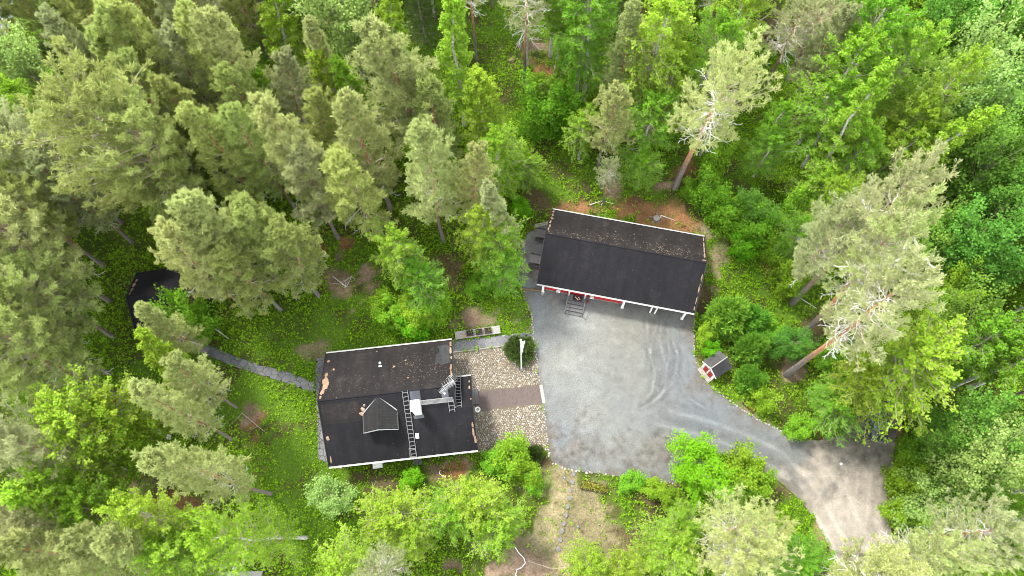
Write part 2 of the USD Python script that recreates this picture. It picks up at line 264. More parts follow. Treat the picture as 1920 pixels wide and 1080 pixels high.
# patches of other ground, (pixel x, y, half width, half height in metres, turn, kind)
PATCH = [(640, 528, 2.6, 2.0, 0, 'heap'), (1165, 398, 4.6, 1.5, -14, 'rust'), (1240, 412, 3.0, 1.2, -14, 'rust'), (1195, 385, 3.0, 1.0, -14, 'rust'), (1150, 360, .8, 2.2, -25, 'heap'), (1100, 385, 2.4, .9, 0, 'rust'),
    (1110, 965, 2.6, 3.6, 0, 'straw'), (1135, 1005, 2.0, 2.2, 0, 'straw'), (1060, 1000, 1.8, 2.8, 10, 'straw'), (845, 1060, 2.2, 1.2, 0, 'heap'), (900, 1020, 1.6, 1.0, 30, 'straw'), (990, 1045, 2.4, 1.6, 0, 'straw'), (960, 1070, 2.5, 1.0, 0, 'heap'),
    (480, 800, 1.3, 2.6, 0, 'rust'), (470, 770, 1.2, 1.2, 0, 'heap'), (190, 740, 2.0, 1.0, 0, 'rust'), (305, 915, 1.8, 1.2, 0, 'brown'), (335, 960, 2.0, 1.0, 0, 'rust'), (830, 875, 2.6, .8, 5, 'heap'), (700, 905, 3.0, 1.0, 0, 'brown'), (850, 880, .9, .7, 0, 'rust'),
    (850, 500, 1.5, 1.0, 0, 'rust'), (840, 520, 2.5, 1.8, 0, 'brown'), (590, 460, 1.6, 1.0, 0, 'rust'), (660, 455, 1.0, .7, 0, 'rust'), (1065, 190, 1.2, 1.8, 0, 'rust'), (1030, 110, 1.4, 1.8, 0, 'rust'), (1010, 85, 1.6, 1.0, 0, 'heap'),
    (910, 600, 3.6, 1.3, 5, 'straw'), (965, 603, 1.8, 1.1, 0, 'straw'), (870, 606, 1.8, .7, 0, 'heap'), (1345, 480, 1.3, 2.6, -8, 'straw'), (1380, 420, 1.6, 1.4, -30, 'straw'), (1330, 620, .7, 2.5, 0, 'brown'), (1318, 560, .6, 2.4, 0, 'brown'), (1310, 690, .7, 1.2, 0, 'straw'),
    (1400, 775, 2.4, .9, -32, 'straw'), (1500, 815, 2.0, .7, -20, 'brown'), (1550, 805, 1.2, .8, 0, 'rust'), (1540, 610, 1.4, 1.4, 0, 'brown'), (1480, 700, 1.0, 1.2, 0, 'heap'), (1665, 940, .7, 3.6, 8, 'straw2'), (1655, 1000, .6, 2.4, 0, 'straw2'), (1680, 830, .6, 2.6, 0, 'straw2'), (1690, 880, .5, 2.2, 0, 'rust'),
    (1445, 925, 1.0, 1.8, -45, 'brown'), (1540, 1010, .5, 2.4, -30, 'straw2'), (1790, 610, 2.6, 1.6, 0, 'brown'), (1750, 640, 1.6, 1.2, 0, 'rust'), (1780, 680, 1.2, 2.0, 0, 'brown'), (1760, 170, 1.5, 1.5, 0, 'brown'), (1490, 215, 1.4, 1.6, 0, 'brown'), (1500, 40, 5.0, 3.0, 0, 'brown'), (1580, 10, 3, 2, 0, 'heap'),
    (300, 570, 2.0, 1.0, 0, 'brown'), (320, 660, 1.6, .7, 0, 'rust'), (610, 670, 2.2, .8, 0, 'straw'), (580, 655, 2.0, .7, 0, 'straw'), (1215, 870, 1.2, .5, 0, 'brown'), (1170, 895, 1.0, .5, 0, 'straw'), (1280, 330, 1.4, 1.3, 0, 'rust'), (1250, 345, .8, .6, 0, 'heap'), (1010, 380, .9, .9, 0, 'brown'), (1470, 500, 1.3, .8, 30, 'rust'),
    (310, 20, 1.5, 2.5, 0, 'rust'), (1820, 230, 2.0, 2.0, 0, 'brown'), (1240, 940, 2.6, 2.0, 0, 'brown'), (1190, 1000, 2.0, 1.4, 0, 'brown'), (1000, 860, 1.0, .8, 0, 'brown'), (990, 910, 1.0, 1.2, 0, 'straw')]
PC = dict(heap=(.20, .140, .098), rust=(.150, .078, .036), straw=(.165, .140, .078), straw2=(.19, .135, .066), brown=(.070, .055, .026))
PW = np.array([[*at(p[0], p[1])[:2], p[2], p[3], math.radians(p[4])] for p in PATCH]); PCOL = np.array([PC[p[5]] for p in PATCH])
def bare(x, y):
    """How bare the ground is at x, y, and in which colour."""
    w = np.zeros(len(x)); c = np.zeros((len(x), 3)); wob = .42*fbm(x, y, 2.2, 1)+.28*fbm(x, y, .7, 2, 2)
    for (px, py, a, b, t), col in zip(PW, PCOL):
        dx, dy = x-px, y-py; m = (np.abs(dx) < 12) & (np.abs(dy) < 12)
        if not m.any(): continue
        ct, st = math.cos(t), math.sin(t)
        d = np.hypot((dx[m]*ct+dy[m]*st)/a, (-dx[m]*st+dy[m]*ct)/b)
        k = smoothstep(1.35, .55, d+wob[m]); c[m] = c[m]*(1-k[:, None]) + col*k[:, None]; w[m] = np.maximum(w[m], k)
    return w, c/np.maximum(w, 1e-3)[:, None]
def grid_axis(lo, hi, step, far):
    g = np.arange(lo, hi+1e-6, step); e = np.geomspace(step*3, far, 14)
    return np.concatenate([lo-e[::-1], g, hi+e])
gx, gy = grid_axis(-78, 78, .4, 700), grid_axis(-12, 96, .4, 700)
X, Y = np.meshgrid(gx, gy); x, y = X.ravel(), Y.ravel()
lake = Polygon(at2([(24, -12), (17, 34), (7, 64), (-70, 74), (-300, 70), (-300, -220), (10, -220)])); shapely.prepare(lake)
near = shapely.contains_xy(hard.buffer(.8), x, y) | shapely.contains_xy(house_foot.buffer(1), x, y)
dist_in = gaussian_filter(near.reshape(X.shape).astype(float), 2).ravel()
z = -.03 + (1-dist_in)*(.12*fbm(x, y, 6, 2, 3) - .03)
z = np.where(shapely.contains_xy(lake, x, y), -.9, z)
g1, g2 = fbm(x, y, 9, 0), fbm(x, y, 1.6, 3)
moss = np.array([.046, .070, .008]); green = np.array([.062, .118, .009]); litter = np.array([.050, .037, .018])
k1, k2 = smoothstep(-.6, .8, g1)[:, None], smoothstep(.5, 1.5, g2)[:, None]
col = moss*(1-k1) + green*k1; col = col*(1-.75*k2) + litter*.75*k2
wb, cb = bare(x, y); col = col*(1-wb[:, None]) + cb*wb[:, None]*(1+.18*np.clip(g2, -2, 2))[:, None]
n1, n0 = len(gy), len(gx); ii = (np.arange(n1-1)[:, None]*n0 + np.arange(n0-1)[None]).ravel()
raw('/World/ground', np.stack([x, y, z], 1), np.stack([ii, ii+1, ii+n0+1, ii+n0], 1), 'ground', col, 'structure')
obj('lake_water', prism(lake.buffer(2.5), -.6, -.45), 'water', kind='structure')

def sheet(poly, step, z, path, mat, colour, kind='structure'):
    poly = poly.segmentize(step); P = [np.array(g.exterior.coords)[:-1] for g in getattr(poly, 'geoms', [poly])]
    inner = pts_in(poly.buffer(-step*.4), step, .12, np.random.default_rng(3)); P = np.vstack(P+[inner])
    tri = Delaunay(P).simplices; c = P[tri].mean(1); tri = tri[shapely.contains_xy(poly, c[:, 0], c[:, 1])]
    a, b, d = P[tri[:, 0]], P[tri[:, 1]], P[tri[:, 2]]; fl = ((b-a)[:, 0]*(d-a)[:, 1] - (b-a)[:, 1]*(d-a)[:, 0]) < 0; tri[fl] = tri[fl][:, ::-1]
    raw(path, np.column_stack([P, np.full(len(P), z)]), tri, mat, colour(P[:, 0], P[:, 1]), kind)
def dist_line(x, y, px):
    L = LineString(at2(px)); shapely.prepare(L); return shapely.distance(shapely.points(x, y), L)
TRACKS = [([(1213, 600), (1216, 650), (1228, 700), (1222, 735), (1205, 755)], .10), ([(1240, 598), (1236, 640), (1250, 690), (1246, 728), (1225, 755)], .12), ([(1262, 640), (1273, 672), (1262, 715), (1236, 745), (1205, 765)], .10), ([(1235, 595), (1222, 640), (1216, 690)], .10), ([(1270, 655), (1268, 700), (1290, 745), (1320, 765)], .08),
    ([(1252, 615), (1256, 670), (1240, 720)], .07), ([(1255, 770), (1330, 790), (1400, 815), (1470, 850), (1520, 905), (1560, 970), (1610, 1060)], .22), ([(1230, 795), (1310, 815), (1390, 842), (1455, 880), (1500, 925), (1540, 985), (1590, 1080)], .2), ([(1490, 840), (1550, 880), (1590, 930), (1620, 1000)], .25), ([(1540, 850), (1580, 860), (1640, 840)], .3), ([(1640, 850), (1630, 920), (1625, 1000)], .2), ([(1655, 850), (1648, 920), (1640, 990)], .16)]
def yard_colour(x, y):
    g = np.array([.104, .110, .112])
    n, m, q = fbm(x, y, 5, 0), fbm(x, y, 1.1, 2), fbm(x, y, .35, 1)
    n = fbm(x, y, 9, 0, 2); c = g*(1+.06*n+.03*m+.05*q)[:, None]*(1+.035*fbm(x, y, 6, 3, 2)[:, None]*[1, .3, -1])
    for px, py, r, k in ((1105, 612, 3.2, .34), (1070, 650, 2.2, .16), (1195, 605, 1.2, .22), (1105, 800, 1.3, .34), (1145, 830, .7, .3), (1110, 740, .9, .2), (1080, 575, 1.0, .2), (1255, 590, 1.6, .16)):
        p = at(px, py); d = np.hypot(x-p[0], y-p[1])/r + .3*m; c *= (1+.6*k*smoothstep(1.3, .1, d))[:, None]
    dirt = np.array([.182, .162, .138]); p = at(1600, 920); e = at(1515, 850)
    ax = (p-e)[:2]/np.linalg.norm((p-e)[:2]); kd = smoothstep(-1.8, 2.6, (x-e[0])*ax[0]+(y-e[1])*ax[1] + .9*m)[:, None]
    c = c*(1-kd) + dirt*(1+.14*n+.14*m+.1*q)[:, None]*kd
    brown = np.array([.088, .074, .060])
    for px, py, rx, k in ((1055, 862, 2.6, .75), (1100, 850, 3.2, .5), (1245, 855, 2.4, .5), (1200, 880, 2.4, .4), (1290, 610, 1.1, .6), (1240, 590, 1.6, .3), (1195, 585, 1.2, .25), (1310, 730, 1.5, .5), (1040, 800, 1.3, .45), (985, 480, 1.0, .5), (1000, 450, 1.3, .75), (1010, 520, 1.0, .7), (1040, 560, 1.0, .45), (1005, 500, 1.4, .6), (1450, 890, 2.0, .4), (1340, 840, 1.8, .4), (1400, 770, 1.6, .3), (1260, 830, 1.8, .35), (1540, 835, 1.6, .3)):
        p = at(px, py); d = np.hypot(x-p[0], y-p[1])/rx + .22*m + .1*q; kk = (.8*k*smoothstep(1.4, 0, d))[:, None]; c = c*(1-kk) + brown*(1+.2*q)[:, None]*kk
    edge = shapely.distance(shapely.points(x, y), yard.exterior); ke = (.5*smoothstep(.8, 0, edge+.3*m))[:, None]; c = c*(1-ke) + brown*ke
    for px, w in TRACKS:
        d = dist_line(x, y, px); c *= (1 + (.36*(1-.6*kd[:, 0])*smoothstep(w*1.5, w*.4, d+.05*q) - .14*smoothstep(w*4, w*1.5, np.abs(d-w*2.4)))*(.7+.3*np.clip(m, -1, 1)))[:, None]
    return np.clip(c, .02, .5)
sheet(yard, .16, .012, '/World/gravel_yard', 'gravel', yard_colour)
obj('courtyard_bed', prism(court.difference(brick_poly).difference(slate_poly.buffer(.02)), -.05, .02), 'sand', kind='structure')

# cobbles, bricks, slabs, edging
def domes(P, sx, sy, hz, rot, z0, r, k=6):
    """Low rounded stones: a ring at the ground, a ring at the shoulder and a crown each."""
    n = len(P); a = np.arange(k)*2*np.pi/k
    rad = r.uniform(.82, 1.12, (n, k)); cx, cy = np.cos(a)*rad, np.sin(a)*rad
    def ring(s, zz): X, Y = cx*sx[:, None]*s, cy*sy[:, None]*s; c, q = np.cos(rot)[:, None], np.sin(rot)[:, None]; return np.stack([P[:, :1]+X*c-Y*q, P[:, 1:2]+X*q+Y*c, np.broadcast_to((z0+hz*zz)[:, None], X.shape)], -1)
    V = np.concatenate([ring(1., 0.), ring(.82, .72), np.column_stack([P, z0+hz])[:, None]], 1)
    m = 2*k+1; i = np.arange(k); j = (i+1) % k
    f = np.vstack([np.stack([i, j, k+j], 1), np.stack([i, k+j, k+i], 1), np.stack([k+i, k+j, np.full(k, 2*k)], 1)])
    return V, f, m
def join(V, f, m): n = len(V); return V.reshape(-1, 3), (np.arange(n)[:, None, None]*m + f).reshape(-1, 3)
cy = thing('cobbled_courtyard', 'round-cobbled courtyard between the house end and the gravel yard', 'courtyard', (0, 0, 0))
cyp = str(cy.GetPath())
P = pts_in(court.difference(brick_poly.buffer(.06)).difference(slate_poly.buffer(.16)).buffer(-.03), .215, .2, rng); n = len(P)
V, f, m = domes(P, rng.uniform(.075, .125, n), rng.uniform(.065, .10, n), rng.uniform(.03, .065, n), rng.uniform(0, 6.3, n), np.full(n, .018), rng)
V, f = join(V, f, m); raw(cyp+'/cobble', V, f, 'cobble', kind='stuff', isl=(13, 13))
u = at(1013, 723)[:2]-at(886, 735)[:2]; Lb = np.linalg.norm(u); ang = math.atan2(u[1], u[0]); o = at(886, 735)[:2]; wv = at(893, 771)[:2]-o; Wb = np.linalg.norm(wv)
bp = thing('brick_path', 'reddish-brown brick path crossing the cobbled courtyard to the house door', 'path')
obj('bed', prism(brick_poly, -.04, .012), 'sand', bp)
C = []
for r_ in range(int(Lb/.125)):
    for c_ in range(int(Wb/.245)+1):
        s0, t0 = r_*.125+.06, c_*.245+.12+(r_ % 2)*.12-.06
        q = o + u/Lb*s0 + wv/Wb*t0
        if shapely.contains_xy(brick_poly.buffer(-.05), q[0], q[1]): C.append(q)
C = np.array(C); bb = trimesh.creation.box((.112, .232, .05)); cs, sn = math.cos(ang), math.sin(ang)
bv = bb.vertices @ np.array([[cs, sn, 0], [-sn, cs, 0], [0, 0, 1]])
V = bv[None] + np.column_stack([C, rng.uniform(.0, .012, len(C))])[:, None]; f = (np.arange(len(C))[:, None, None]*8 + bb.faces).reshape(-1, 3)
raw(str(bp.GetPath())+'/brick', V.reshape(-1, 3), f, 'brick', kind='stuff', isl=(8, 8))
def flags(poly, spacing, top, parent, gap=.025, seed=1, mat='slate', name='slab'):
    r = np.random.default_rng(seed); P = pts_in(poly.buffer(spacing), spacing, .33, r)
    for g in shapely.voronoi_polygons(shapely.MultiPoint(P), extend_to=poly.buffer(2)).geoms:
        g = g.intersection(poly).buffer(-gap)
        for q in getattr(g, 'geoms', [g]):
            if q.area > .04: obj(name, prism(q.simplify(.02), -.03, top+r.uniform(-.008, .012)), mat, parent)
sw = thing('slate_walk', 'grey irregular slate walk between the plank bench and the cobbles', 'path'); obj('bed', prism(slate_poly, -.05, .012), 'kerb', sw); flags(slate_poly, .78, .035, sw, .018, 4)
kl = at2([(848, 661), (950, 648.5), (985, 640)]); obj('kerb_strip', [bar((*kl[0], .03), (*kl[1], .03), .09, .1), bar((*kl[1], .03), (*kl[2], .03), .09, .1)], 'kerb', sw)
we = thing('flagstone_apron', 'narrow grey flagstone strip along the left gable of the house', 'paving'); obj('bed', prism(west_poly, -.05, .005), 'soil', we); flags(west_poly, .7, .03, we, .02, 9)
fp = thing('flagstone_path', 'long grey flagstone path running from the house apron to the roof among the pines', 'path'); obj('bed', prism(path_poly, -.05, .005), 'soil', fp); flags(path_poly, .72, .03, fp, .016, 5)
def edging(px, label, size=.17, step=.27, closed=.3):
    L = LineString(at2(px)); t = thing('stone_edging', label, 'edging'); n = int(L.length/step)
    Q = [L.interpolate(i*step) for i in range(n)]; P = np.array([(q.x, q.y) for q in Q]) + rng.uniform(-.07, .07, (n, 2))
    V, f, m = domes(P, rng.uniform(.07, .165, n)*size/.17, rng.uniform(.07, .13, n)*size/.17, rng.uniform(.04, .15, n), rng.uniform(0, 6.3, n), np.full(n, -.01), rng)
    for i in range(n):
        if rng.random() < .1: continue
        raw(numbered(str(t.GetPath())+'/stone'), V[i], f, 'border_stone')
edging([(996, 590), (1000, 625), (1004, 660), (1009, 700), (1013, 722)], 'pale stone edging from the red barn yard corner past the flagpole')
edging([(1019, 757), (1022, 790), (1026, 830), (1029, 852), (1033, 864)], 'pale stone edging of the courtyard below the granite step')
edging([(1037, 869), (1060, 879), (1100, 886), (1160, 894)], 'whitish rounded stone edging along the lower yard edge beside the dry grass', .2, .33)
edging([(1240, 902), (1268, 907)], 'short stone edging ending at the bright green bush', .17)
edging([(967, 490), (969, 508), (976, 541), (986, 566), (994, 586)], 'stone edging curving round the left end of the red barn yard', .14)
edging([(1303, 592), (1301, 630), (1302, 664), (1309, 688)], 'stone edging right of the barn corner up to the small shed', .15)
edging([(1337, 727), (1380, 760), (1420, 786), (1460, 806), (1512, 825)], 'stone edging on the upper side of the driveway below the small shed', .17)
gs = at2([(1014, 722), (1020, 756)]); st = obj('granite_step', bar((*gs[0], .06), (*gs[1], .06), .34, .14), 'kerb'); tag(st, 'long pale granite step between brick path and gravel', 'step')

# ---------------------------------------------------------------- the house
HA, BA = 3.6, -14.4
def up_s(v): return 3.0 + (v-10.75)*.66
def up_n(v): return 3.0 + (21.85-v)*.66
hs = thing('house', 'large dark-roofed house with dormer, white chimney and roof ladders', 'house', (0, 0, 0), HA)
RV, RZ = 16.3, 3.0+5.55*.66; W0, E0, E1 = -17.4, -4.85, -3.3; XV, XZ, XN = 14.45, up_s(14.45), 17.95
xn = lambda v: XZ-(v-XV)*.66
# walls on a stone plinth
body = Polygon([(W0+.55, 11.35), (E1-.5, 11.35), (E1-.5, 17.4), (E0-.45, 17.4), (E0-.45, 21.3), (W0+.55, 21.3)])
obj('plinth', prism(body.buffer(.06), -.2, .55), 'stone_plinth', hs)
obj('wall', prism(body, .55, 3.05), 'log_wall', hs)
def gable(u0, th, pts): V = np.array([[u0, v, z] for v, z in pts]+[[u0+th, v, z] for v, z in pts]); return trimesh.convex.convex_hull(V)
obj('gable_wall', gable(W0+.56, .2, [(11.4, 3.04), (21.25, 3.04), (RV, RZ-.3)]), 'log_wall', hs)
obj('gable_wall', gable(E0-.66, .2, [(11.4, 3.04), (21.25, 3.04), (RV, RZ-.3)]), 'log_wall', hs)
obj('gable_wall', gable(E1-.71, .2, [(11.4, 3.04), (17.38, 3.04), (XV, XZ-.3)]), 'log_wall', hs)
obj('roof_slope', slab([(W0, RV, RZ), (W0, 21.85, 3), (E0, 21.85, 3), (E0, RV, RZ)][::-1], .14), 'felt_worn', hs, label='grey-black far slope strewn with leaf litter')
ztop = lambda u, v: (u, v, up_s(v))
obj('roof_slope', slab([ztop(W0, 10.75), ztop(E1, 10.75), ztop(E1, XV), ztop(E0, XV), ztop(E0, RV), ztop(W0, RV)], .14), 'felt_dark', hs, label='dark near slope carrying dormer, chimney and ladder')
obj('roof_slope', slab([(E0-.6, XV, XZ), (E1, XV, XZ), (E1, XN, xn(XN)), (E0-.6, XN, xn(XN))], .12), 'felt_dark', hs, label='short slope of the lower porch roof')
obj('ridge_cap', tube_mesh([(W0, RV, RZ-.01), (E0, RV, RZ-.01)], .07), 'felt_dark', hs)
def verge(u, a, za, b, zb, m='verge', w=.06): return bar((u, a, za-.05), (u, b, zb-.05), w, .2)
for u_, a, za, b, zb in ((W0-.03, 10.75, 3, RV, RZ), (W0-.03, RV, RZ, 21.85, 3), (E0+.03, RV, RZ, 21.85, 3), (E0+.03, XV, XZ, RV, RZ), (E1+.03, 10.75, 3, XV, XZ), (E1+.03, XV, XZ, XN, xn(XN))):
    obj('verge_board', verge(u_, a, za, b, zb), 'verge', hs)
def gutter(parent, p0, p1, out, r=.05):
    a = np.linspace(math.pi, 2*math.pi, 7); o3 = np.array([*out, 0.])
    d0, d1 = np.array(p0, float), np.array(p1, float)
    pr = [o3*(r*(1+math.cos(t)))+np.array([0, 0, r*math.sin(t)]) for t in a]; pi = [o3*(r+.82*r*math.cos(t))+np.array([0, 0, .8*r*math.sin(t)]) for t in a[::-1]]
    pr = np.array(pr+pi); k = len(pr); V = np.vstack([d0+pr, d1+pr]); f = []
    for i in range(k): j = (i+1) % k; f += [(i, j, k+j), (i, k+j, k+i)]
    return obj('gutter', trimesh.Trimesh(V, f, process=False), 'gutter_white', parent)
obj('fascia', box(W0, E0, 21.852, 21.882, 2.8, 3.01), 'gutter_white', hs); gutter(hs, (W0, 21.885, 2.97), (E0, 21.885, 2.97), (0, 1))
obj('fascia', box(W0, E1, 10.718, 10.748, 2.78, 3.0), 'gutter_white', hs); gutter(hs, (W0, 10.715, 2.97), (E1, 10.715, 2.97), (0, -1), .06)
obj('fascia', box(E0+.07, E1, XN+.002, XN+.032, 2.95, xn(XN)), 'gutter_white', hs); gutter(hs, (E0+.07, XN+.035, xn(XN)-.03), (E1, XN+.035, xn(XN)-.03), (0, 1))
obj('downspout', tube_mesh([(W0+.5, 10.62, 2.9), (W0+.5, 11.1, 2.5), (W0+.5, 11.2, .2), (W0+.5, 10.9, .1)], .045), 'white', hs)
# dormer
dr = obj('dormer', trimesh.convex.convex_hull(np.array([[u_, v_, z_] for u_, v_, z_ in [(-13.25, 13.35, up_s(13.35)-.1), (-10.45, 13.35, up_s(13.35)-.1), (-13.25, 13.35, 5.5), (-10.45, 13.35, 5.5), (-11.9, 13.35, 6.3), (-13.25, 15.3, 5.5), (-10.45, 15.3, 5.5), (-11.9, 15.9, 6.3), (-13.25, 15.0, 5.4), (-10.45, 15.0, 5.4)]])), 'log_wall', hs)
def dslope(s):
    ue = -11.9+s*1.56; ze = 5.62; zr = 6.52; f_ = 13.08
    return slab([(-11.9, f_, zr), (ue, f_, ze), (ue, 10.75+(ze-3)/.66+.05, ze), (-11.9, 10.75+(zr-3)/.66+.05, zr)], .1)
ds = obj('dormer_roof', dslope(-1), 'felt_grey', dr); obj('dormer_roof', dslope(1), 'felt_grey', dr)
for s in (-1, 1):
    obj('dormer_verge', bar((-11.9, 13.06, 6.5), (-11.9+s*1.58, 13.06, 5.59), .05, .14), 'galvanised', dr)
    obj('valley_flashing', bar((-11.9, 10.75+(6.52-3)/.66+.12, 6.56), (-11.9+s*1.6, 10.75+(5.62-3)/.66+.1, 5.72), .09, .02), 'galvanised', dr)
    obj('dormer_gutter', bar((-11.9+s*1.6, 13.08, 5.58), (-11.9+s*1.6, 14.7, 5.58), .06, .06), 'verge', dr)
dw = obj('window', box(-12.4, -11.4, 13.3, 13.34, 4.85, 5.6), 'car_glass', dr); obj('window_frame', [box(-12.48, -11.32, 13.31, 13.325, 4.77, 4.85), box(-12.48, -11.32, 13.31, 13.325, 5.6, 5.68), box(-12.48, -12.4, 13.31, 13.325, 4.85, 5.6), box(-11.4, -11.32, 13.31, 13.325, 4.85, 5.6)], 'white', dr)
# chimney and flashings
ch = obj('chimney', box(-8.72, -8.04, 14.22, 15.08, 5.2, 7.62), 'white', hs)
obj('chimney_cap', box(-8.80, -7.96, 14.13, 15.17, 7.62, 7.72), 'white', ch); obj('flue_cover', [box(-8.6, -8.16, 14.35, 14.95, 7.80, 7.84)]+[box(a, a+.05, b, b+.05, 7.72, 7.80) for a in (-8.58, -8.23) for b in (14.38, 14.87)], 'white', ch)
def plate(u0, u1, v0, v1, h=.03): return slab([(u0, v0, up_s(v0)+h), (u1, v0, up_s(v0)+h), (u1, v1, up_s(v1)+h), (u0, v1, up_s(v1)+h)], .024)
obj('metal_flashing', plate(-8.93, -7.98, 15.1, 16.3, .04), 'dark_sheet', hs); obj('metal_flashing', plate(-6.03, -5.4, 15.4, 16.3, .04), 'dark_sheet', hs)
obj('metal_flashing', [plate(-8.86, -7.9, 13.95, 14.2, .035)], 'dark_sheet', hs)
obj('vent_pipe', [rod((-5.72, 15.7, 6.2), (-5.72, 15.7, 6.62), .055, k=10), rod((-5.72, 15.7, 6.62), (-5.72, 15.7, 6.68), .085, k=10)], 'white', hs)
obj('vent_cowl', [rod((-8.74, 12.57, 4.1), (-8.74, 12.57, 4.55), .07, k=10), rod((-8.74, 12.57, 4.55), (-8.74, 12.57, 4.62), .12, .05, k=10), plate(-8.95, -8.62, 12.3, 12.75)], 'white', hs)
obj('vent_cowl', [rod((-11.83, 19.78, 4.3), (-11.83, 19.78, 4.75), .09, k=10), trimesh.creation.torus(.11, .025, 10, 6).apply_translation((-11.83, 19.78, 4.78)), box(-12.0, -11.66, 19.4, 19.6, 4.52, 4.60)], 'galvanised', hs)
obj('roof_patch', slab([(-6.5, 19.2, up_n(19.2)+.012), (-5.9, 18.9, up_n(18.9)+.012), (-5.15, 19.0, up_n(19.0)+.012), (-5.1, 21.0, up_n(21.0)+.012), (-5.5, 21.3, up_n(21.3)+.012), (-6.3, 21.2, up_n(21.2)+.012), (-6.1, 20.6, up_n(20.6)+.012), (-6.45, 20.1, up_n(20.1)+.012)][::-1], .01), 'felt_patch', hs, label='pale grey patch of bare felt')
obj('roof_patch', plate(-17.2, -13.7, 14.3, 15.95, .012), 'felt_worn', hs, label='slightly greyer repaired strip')
def ladder(name, u0, u1, v0, v1, zf, nr, lift=.16, parent=hs, r=.022):
    t = obj(name, [rod((u0, v0, zf(v0)+lift), (u0, v1, zf(v1)+lift), r, k=6), rod((u1, v0, zf(v0)+lift), (u1, v1, zf(v1)+lift), r, k=6)], 'galvanised', parent)
    for i in range(nr):
        v_ = v0+(v1-v0)*(i+.5)/nr; obj('rung', rod((u0, v_, zf(v_)+lift), (u1, v_, zf(v_)+lift), .019, k=6), 'galvanised', t)
    for v_ in np.linspace(v0+.3*np.sign(v1-v0), v1-.3*np.sign(v1-v0), 4): obj('bracket', [rod((a, v_, zf(v_)), (a, v_, zf(v_)+lift), .015, k=5) for a in (u0, u1)], 'galvanised', t)
    return t
la = ladder('roof_ladder', -9.58, -9.08, 10.85, 16.32, up_s, 16); la.SetCustomDataByKey('label', 'long ladder running down the near slope')
hp = lambda u_: [(u_, 11.6, up_s(11.6)+.16), (u_, 11.4, up_s(11.4)+.75), (u_, 10.7, up_s(10.7)+.75), (u_, 10.6, 2.9)]
obj('grab_hoop', [tube_mesh(hp(-9.62), .02), tube_mesh(hp(-9.04), .02), rod((-9.62, 10.7, up_s(10.7)+.75), (-9.04, 10.7, up_s(10.7)+.75), .02, k=6), rod((-9.62, 11.4, up_s(11.4)+.75), (-9.04, 11.4, up_s(11.4)+.75), .02, k=6)], 'galvanised', la)
la = ladder('roof_ladder', -4.86, -4.33, XN+.3, XV, xn, 11, .2); la.SetCustomDataByKey('label', 'ladder on the short porch slope')
la = ladder('roof_ladder', -5.48, -4.98, 14.15, 15.2, up_s, 3); la.SetCustomDataByKey('label', 'short ladder stub below the walkway end')
wk = obj('roof_walkway', [rod((-8.05, v_, 6.12), (-5.05, v_, 6.12), .022, k=6) for v_ in (14.98, 15.38)] + [rod((-8.05, 14.98, 6.16), (-5.05, 14.98, 6.16), .014, k=5)], 'galvanised', hs)
for i in range(30): obj('tread', box(-8.02+i*.1, -7.985+i*.1, 14.98, 15.38, 6.105, 6.13), 'galvanised', wk)
for u_ in (-7.6, -6.6, -5.6): obj('bracket', [rod((u_, 15.0, 5.75), (u_, 15.0, 6.12), .02, k=5), rod((u_, 15.36, 5.98), (u_, 15.36, 6.12), .02, k=5)], 'galvanised', wk)
# television aerial on a mast by the porch roof
an = obj('aerial_mast', rod((-4.72, 16.6, 4.6), (-4.72, 16.6, 7.6), .028, k=8), 'galvanised', hs)
def yagi(c, ang, L, n, el, tilt=0):
    d = np.array([math.cos(ang), math.sin(ang), tilt]); s = np.array([-math.sin(ang), math.cos(ang), 0]); c = np.array(c); M = [rod(c, c+d*L, .016, k=5)]
    for i in range(n): q = c+d*L*(i+.4)/n; M.append(rod(q-s*el*(1-.35*i/n)/2, q+s*el*(1-.35*i/n)/2, .009, k=4))
    return M
obj('aerial', yagi((-4.72, 16.6, 7.3), math.radians(214), 1.7, 13, .62) + yagi((-4.72, 16.6, 6.6), math.radians(120), .9, 6, .8), 'white_metal', an)
obj('aerial', yagi((-4.72, 16.6, 7.55), math.radians(205), 1.2, 5, 1.0), 'white_metal', an)
# moss and litter on the roofs
def crust(zf, pts, parent, seed, h=.03):
    """Lumps of dry moss sitting on a roof slope: (u, v, half length along u, along v)."""
    r = np.random.default_rng(seed)
    for u0, v0, a, b in pts:
        k = 11; an_ = np.arange(k)*2*np.pi/k; rr = r.uniform(.55, 1.15, k)
        ring = np.stack([u0+np.cos(an_)*rr*a, v0+np.sin(an_)*rr*b], 1); mid = (ring+[u0, v0])/2
        V = np.array([(p[0], p[1], zf(p[1])+.004) for p in ring]+[(p[0], p[1], zf(p[1])+h*r.uniform(.7, 1.5)) for p in mid]+[(u0, v0, zf(v0)+h*.9)]); f = []
        for i in range(k): j = (i+1) % k; f += [(i, j, k+j), (i, k+j, k+i), (k+i, k+j, 2*k)]
        obj('moss_patch', trimesh.Trimesh(V, f, process=False), 'moss', parent)
crust(up_n, [(-17.12, 17.2, .22, .35), (-16.95, 17.8, .32, .45), (-17.0, 18.5, .3, .5), (-16.75, 18.1, .2, .3), (-17.0, 19.2, .22, .3), (-16.35, 19.75, .16, .14), (-17.0, 20.8, .15, .16), (-17.2, 16.7, .12, .2), (-5.0, 21.3, .14, .4), (-5.0, 20.5, .12, .5), (-4.97, 19.6, .1, .3), (-5.02, 18.5, .14, .5), (-5.0, 17.7, .12, .4), (-10.5, 19.3, .14, .1), (-12.3, 21.4, .1, .08), (-9.4, 19.9, .12, .09), (-9.1, 17.8, .12, .1)], hs, 1)
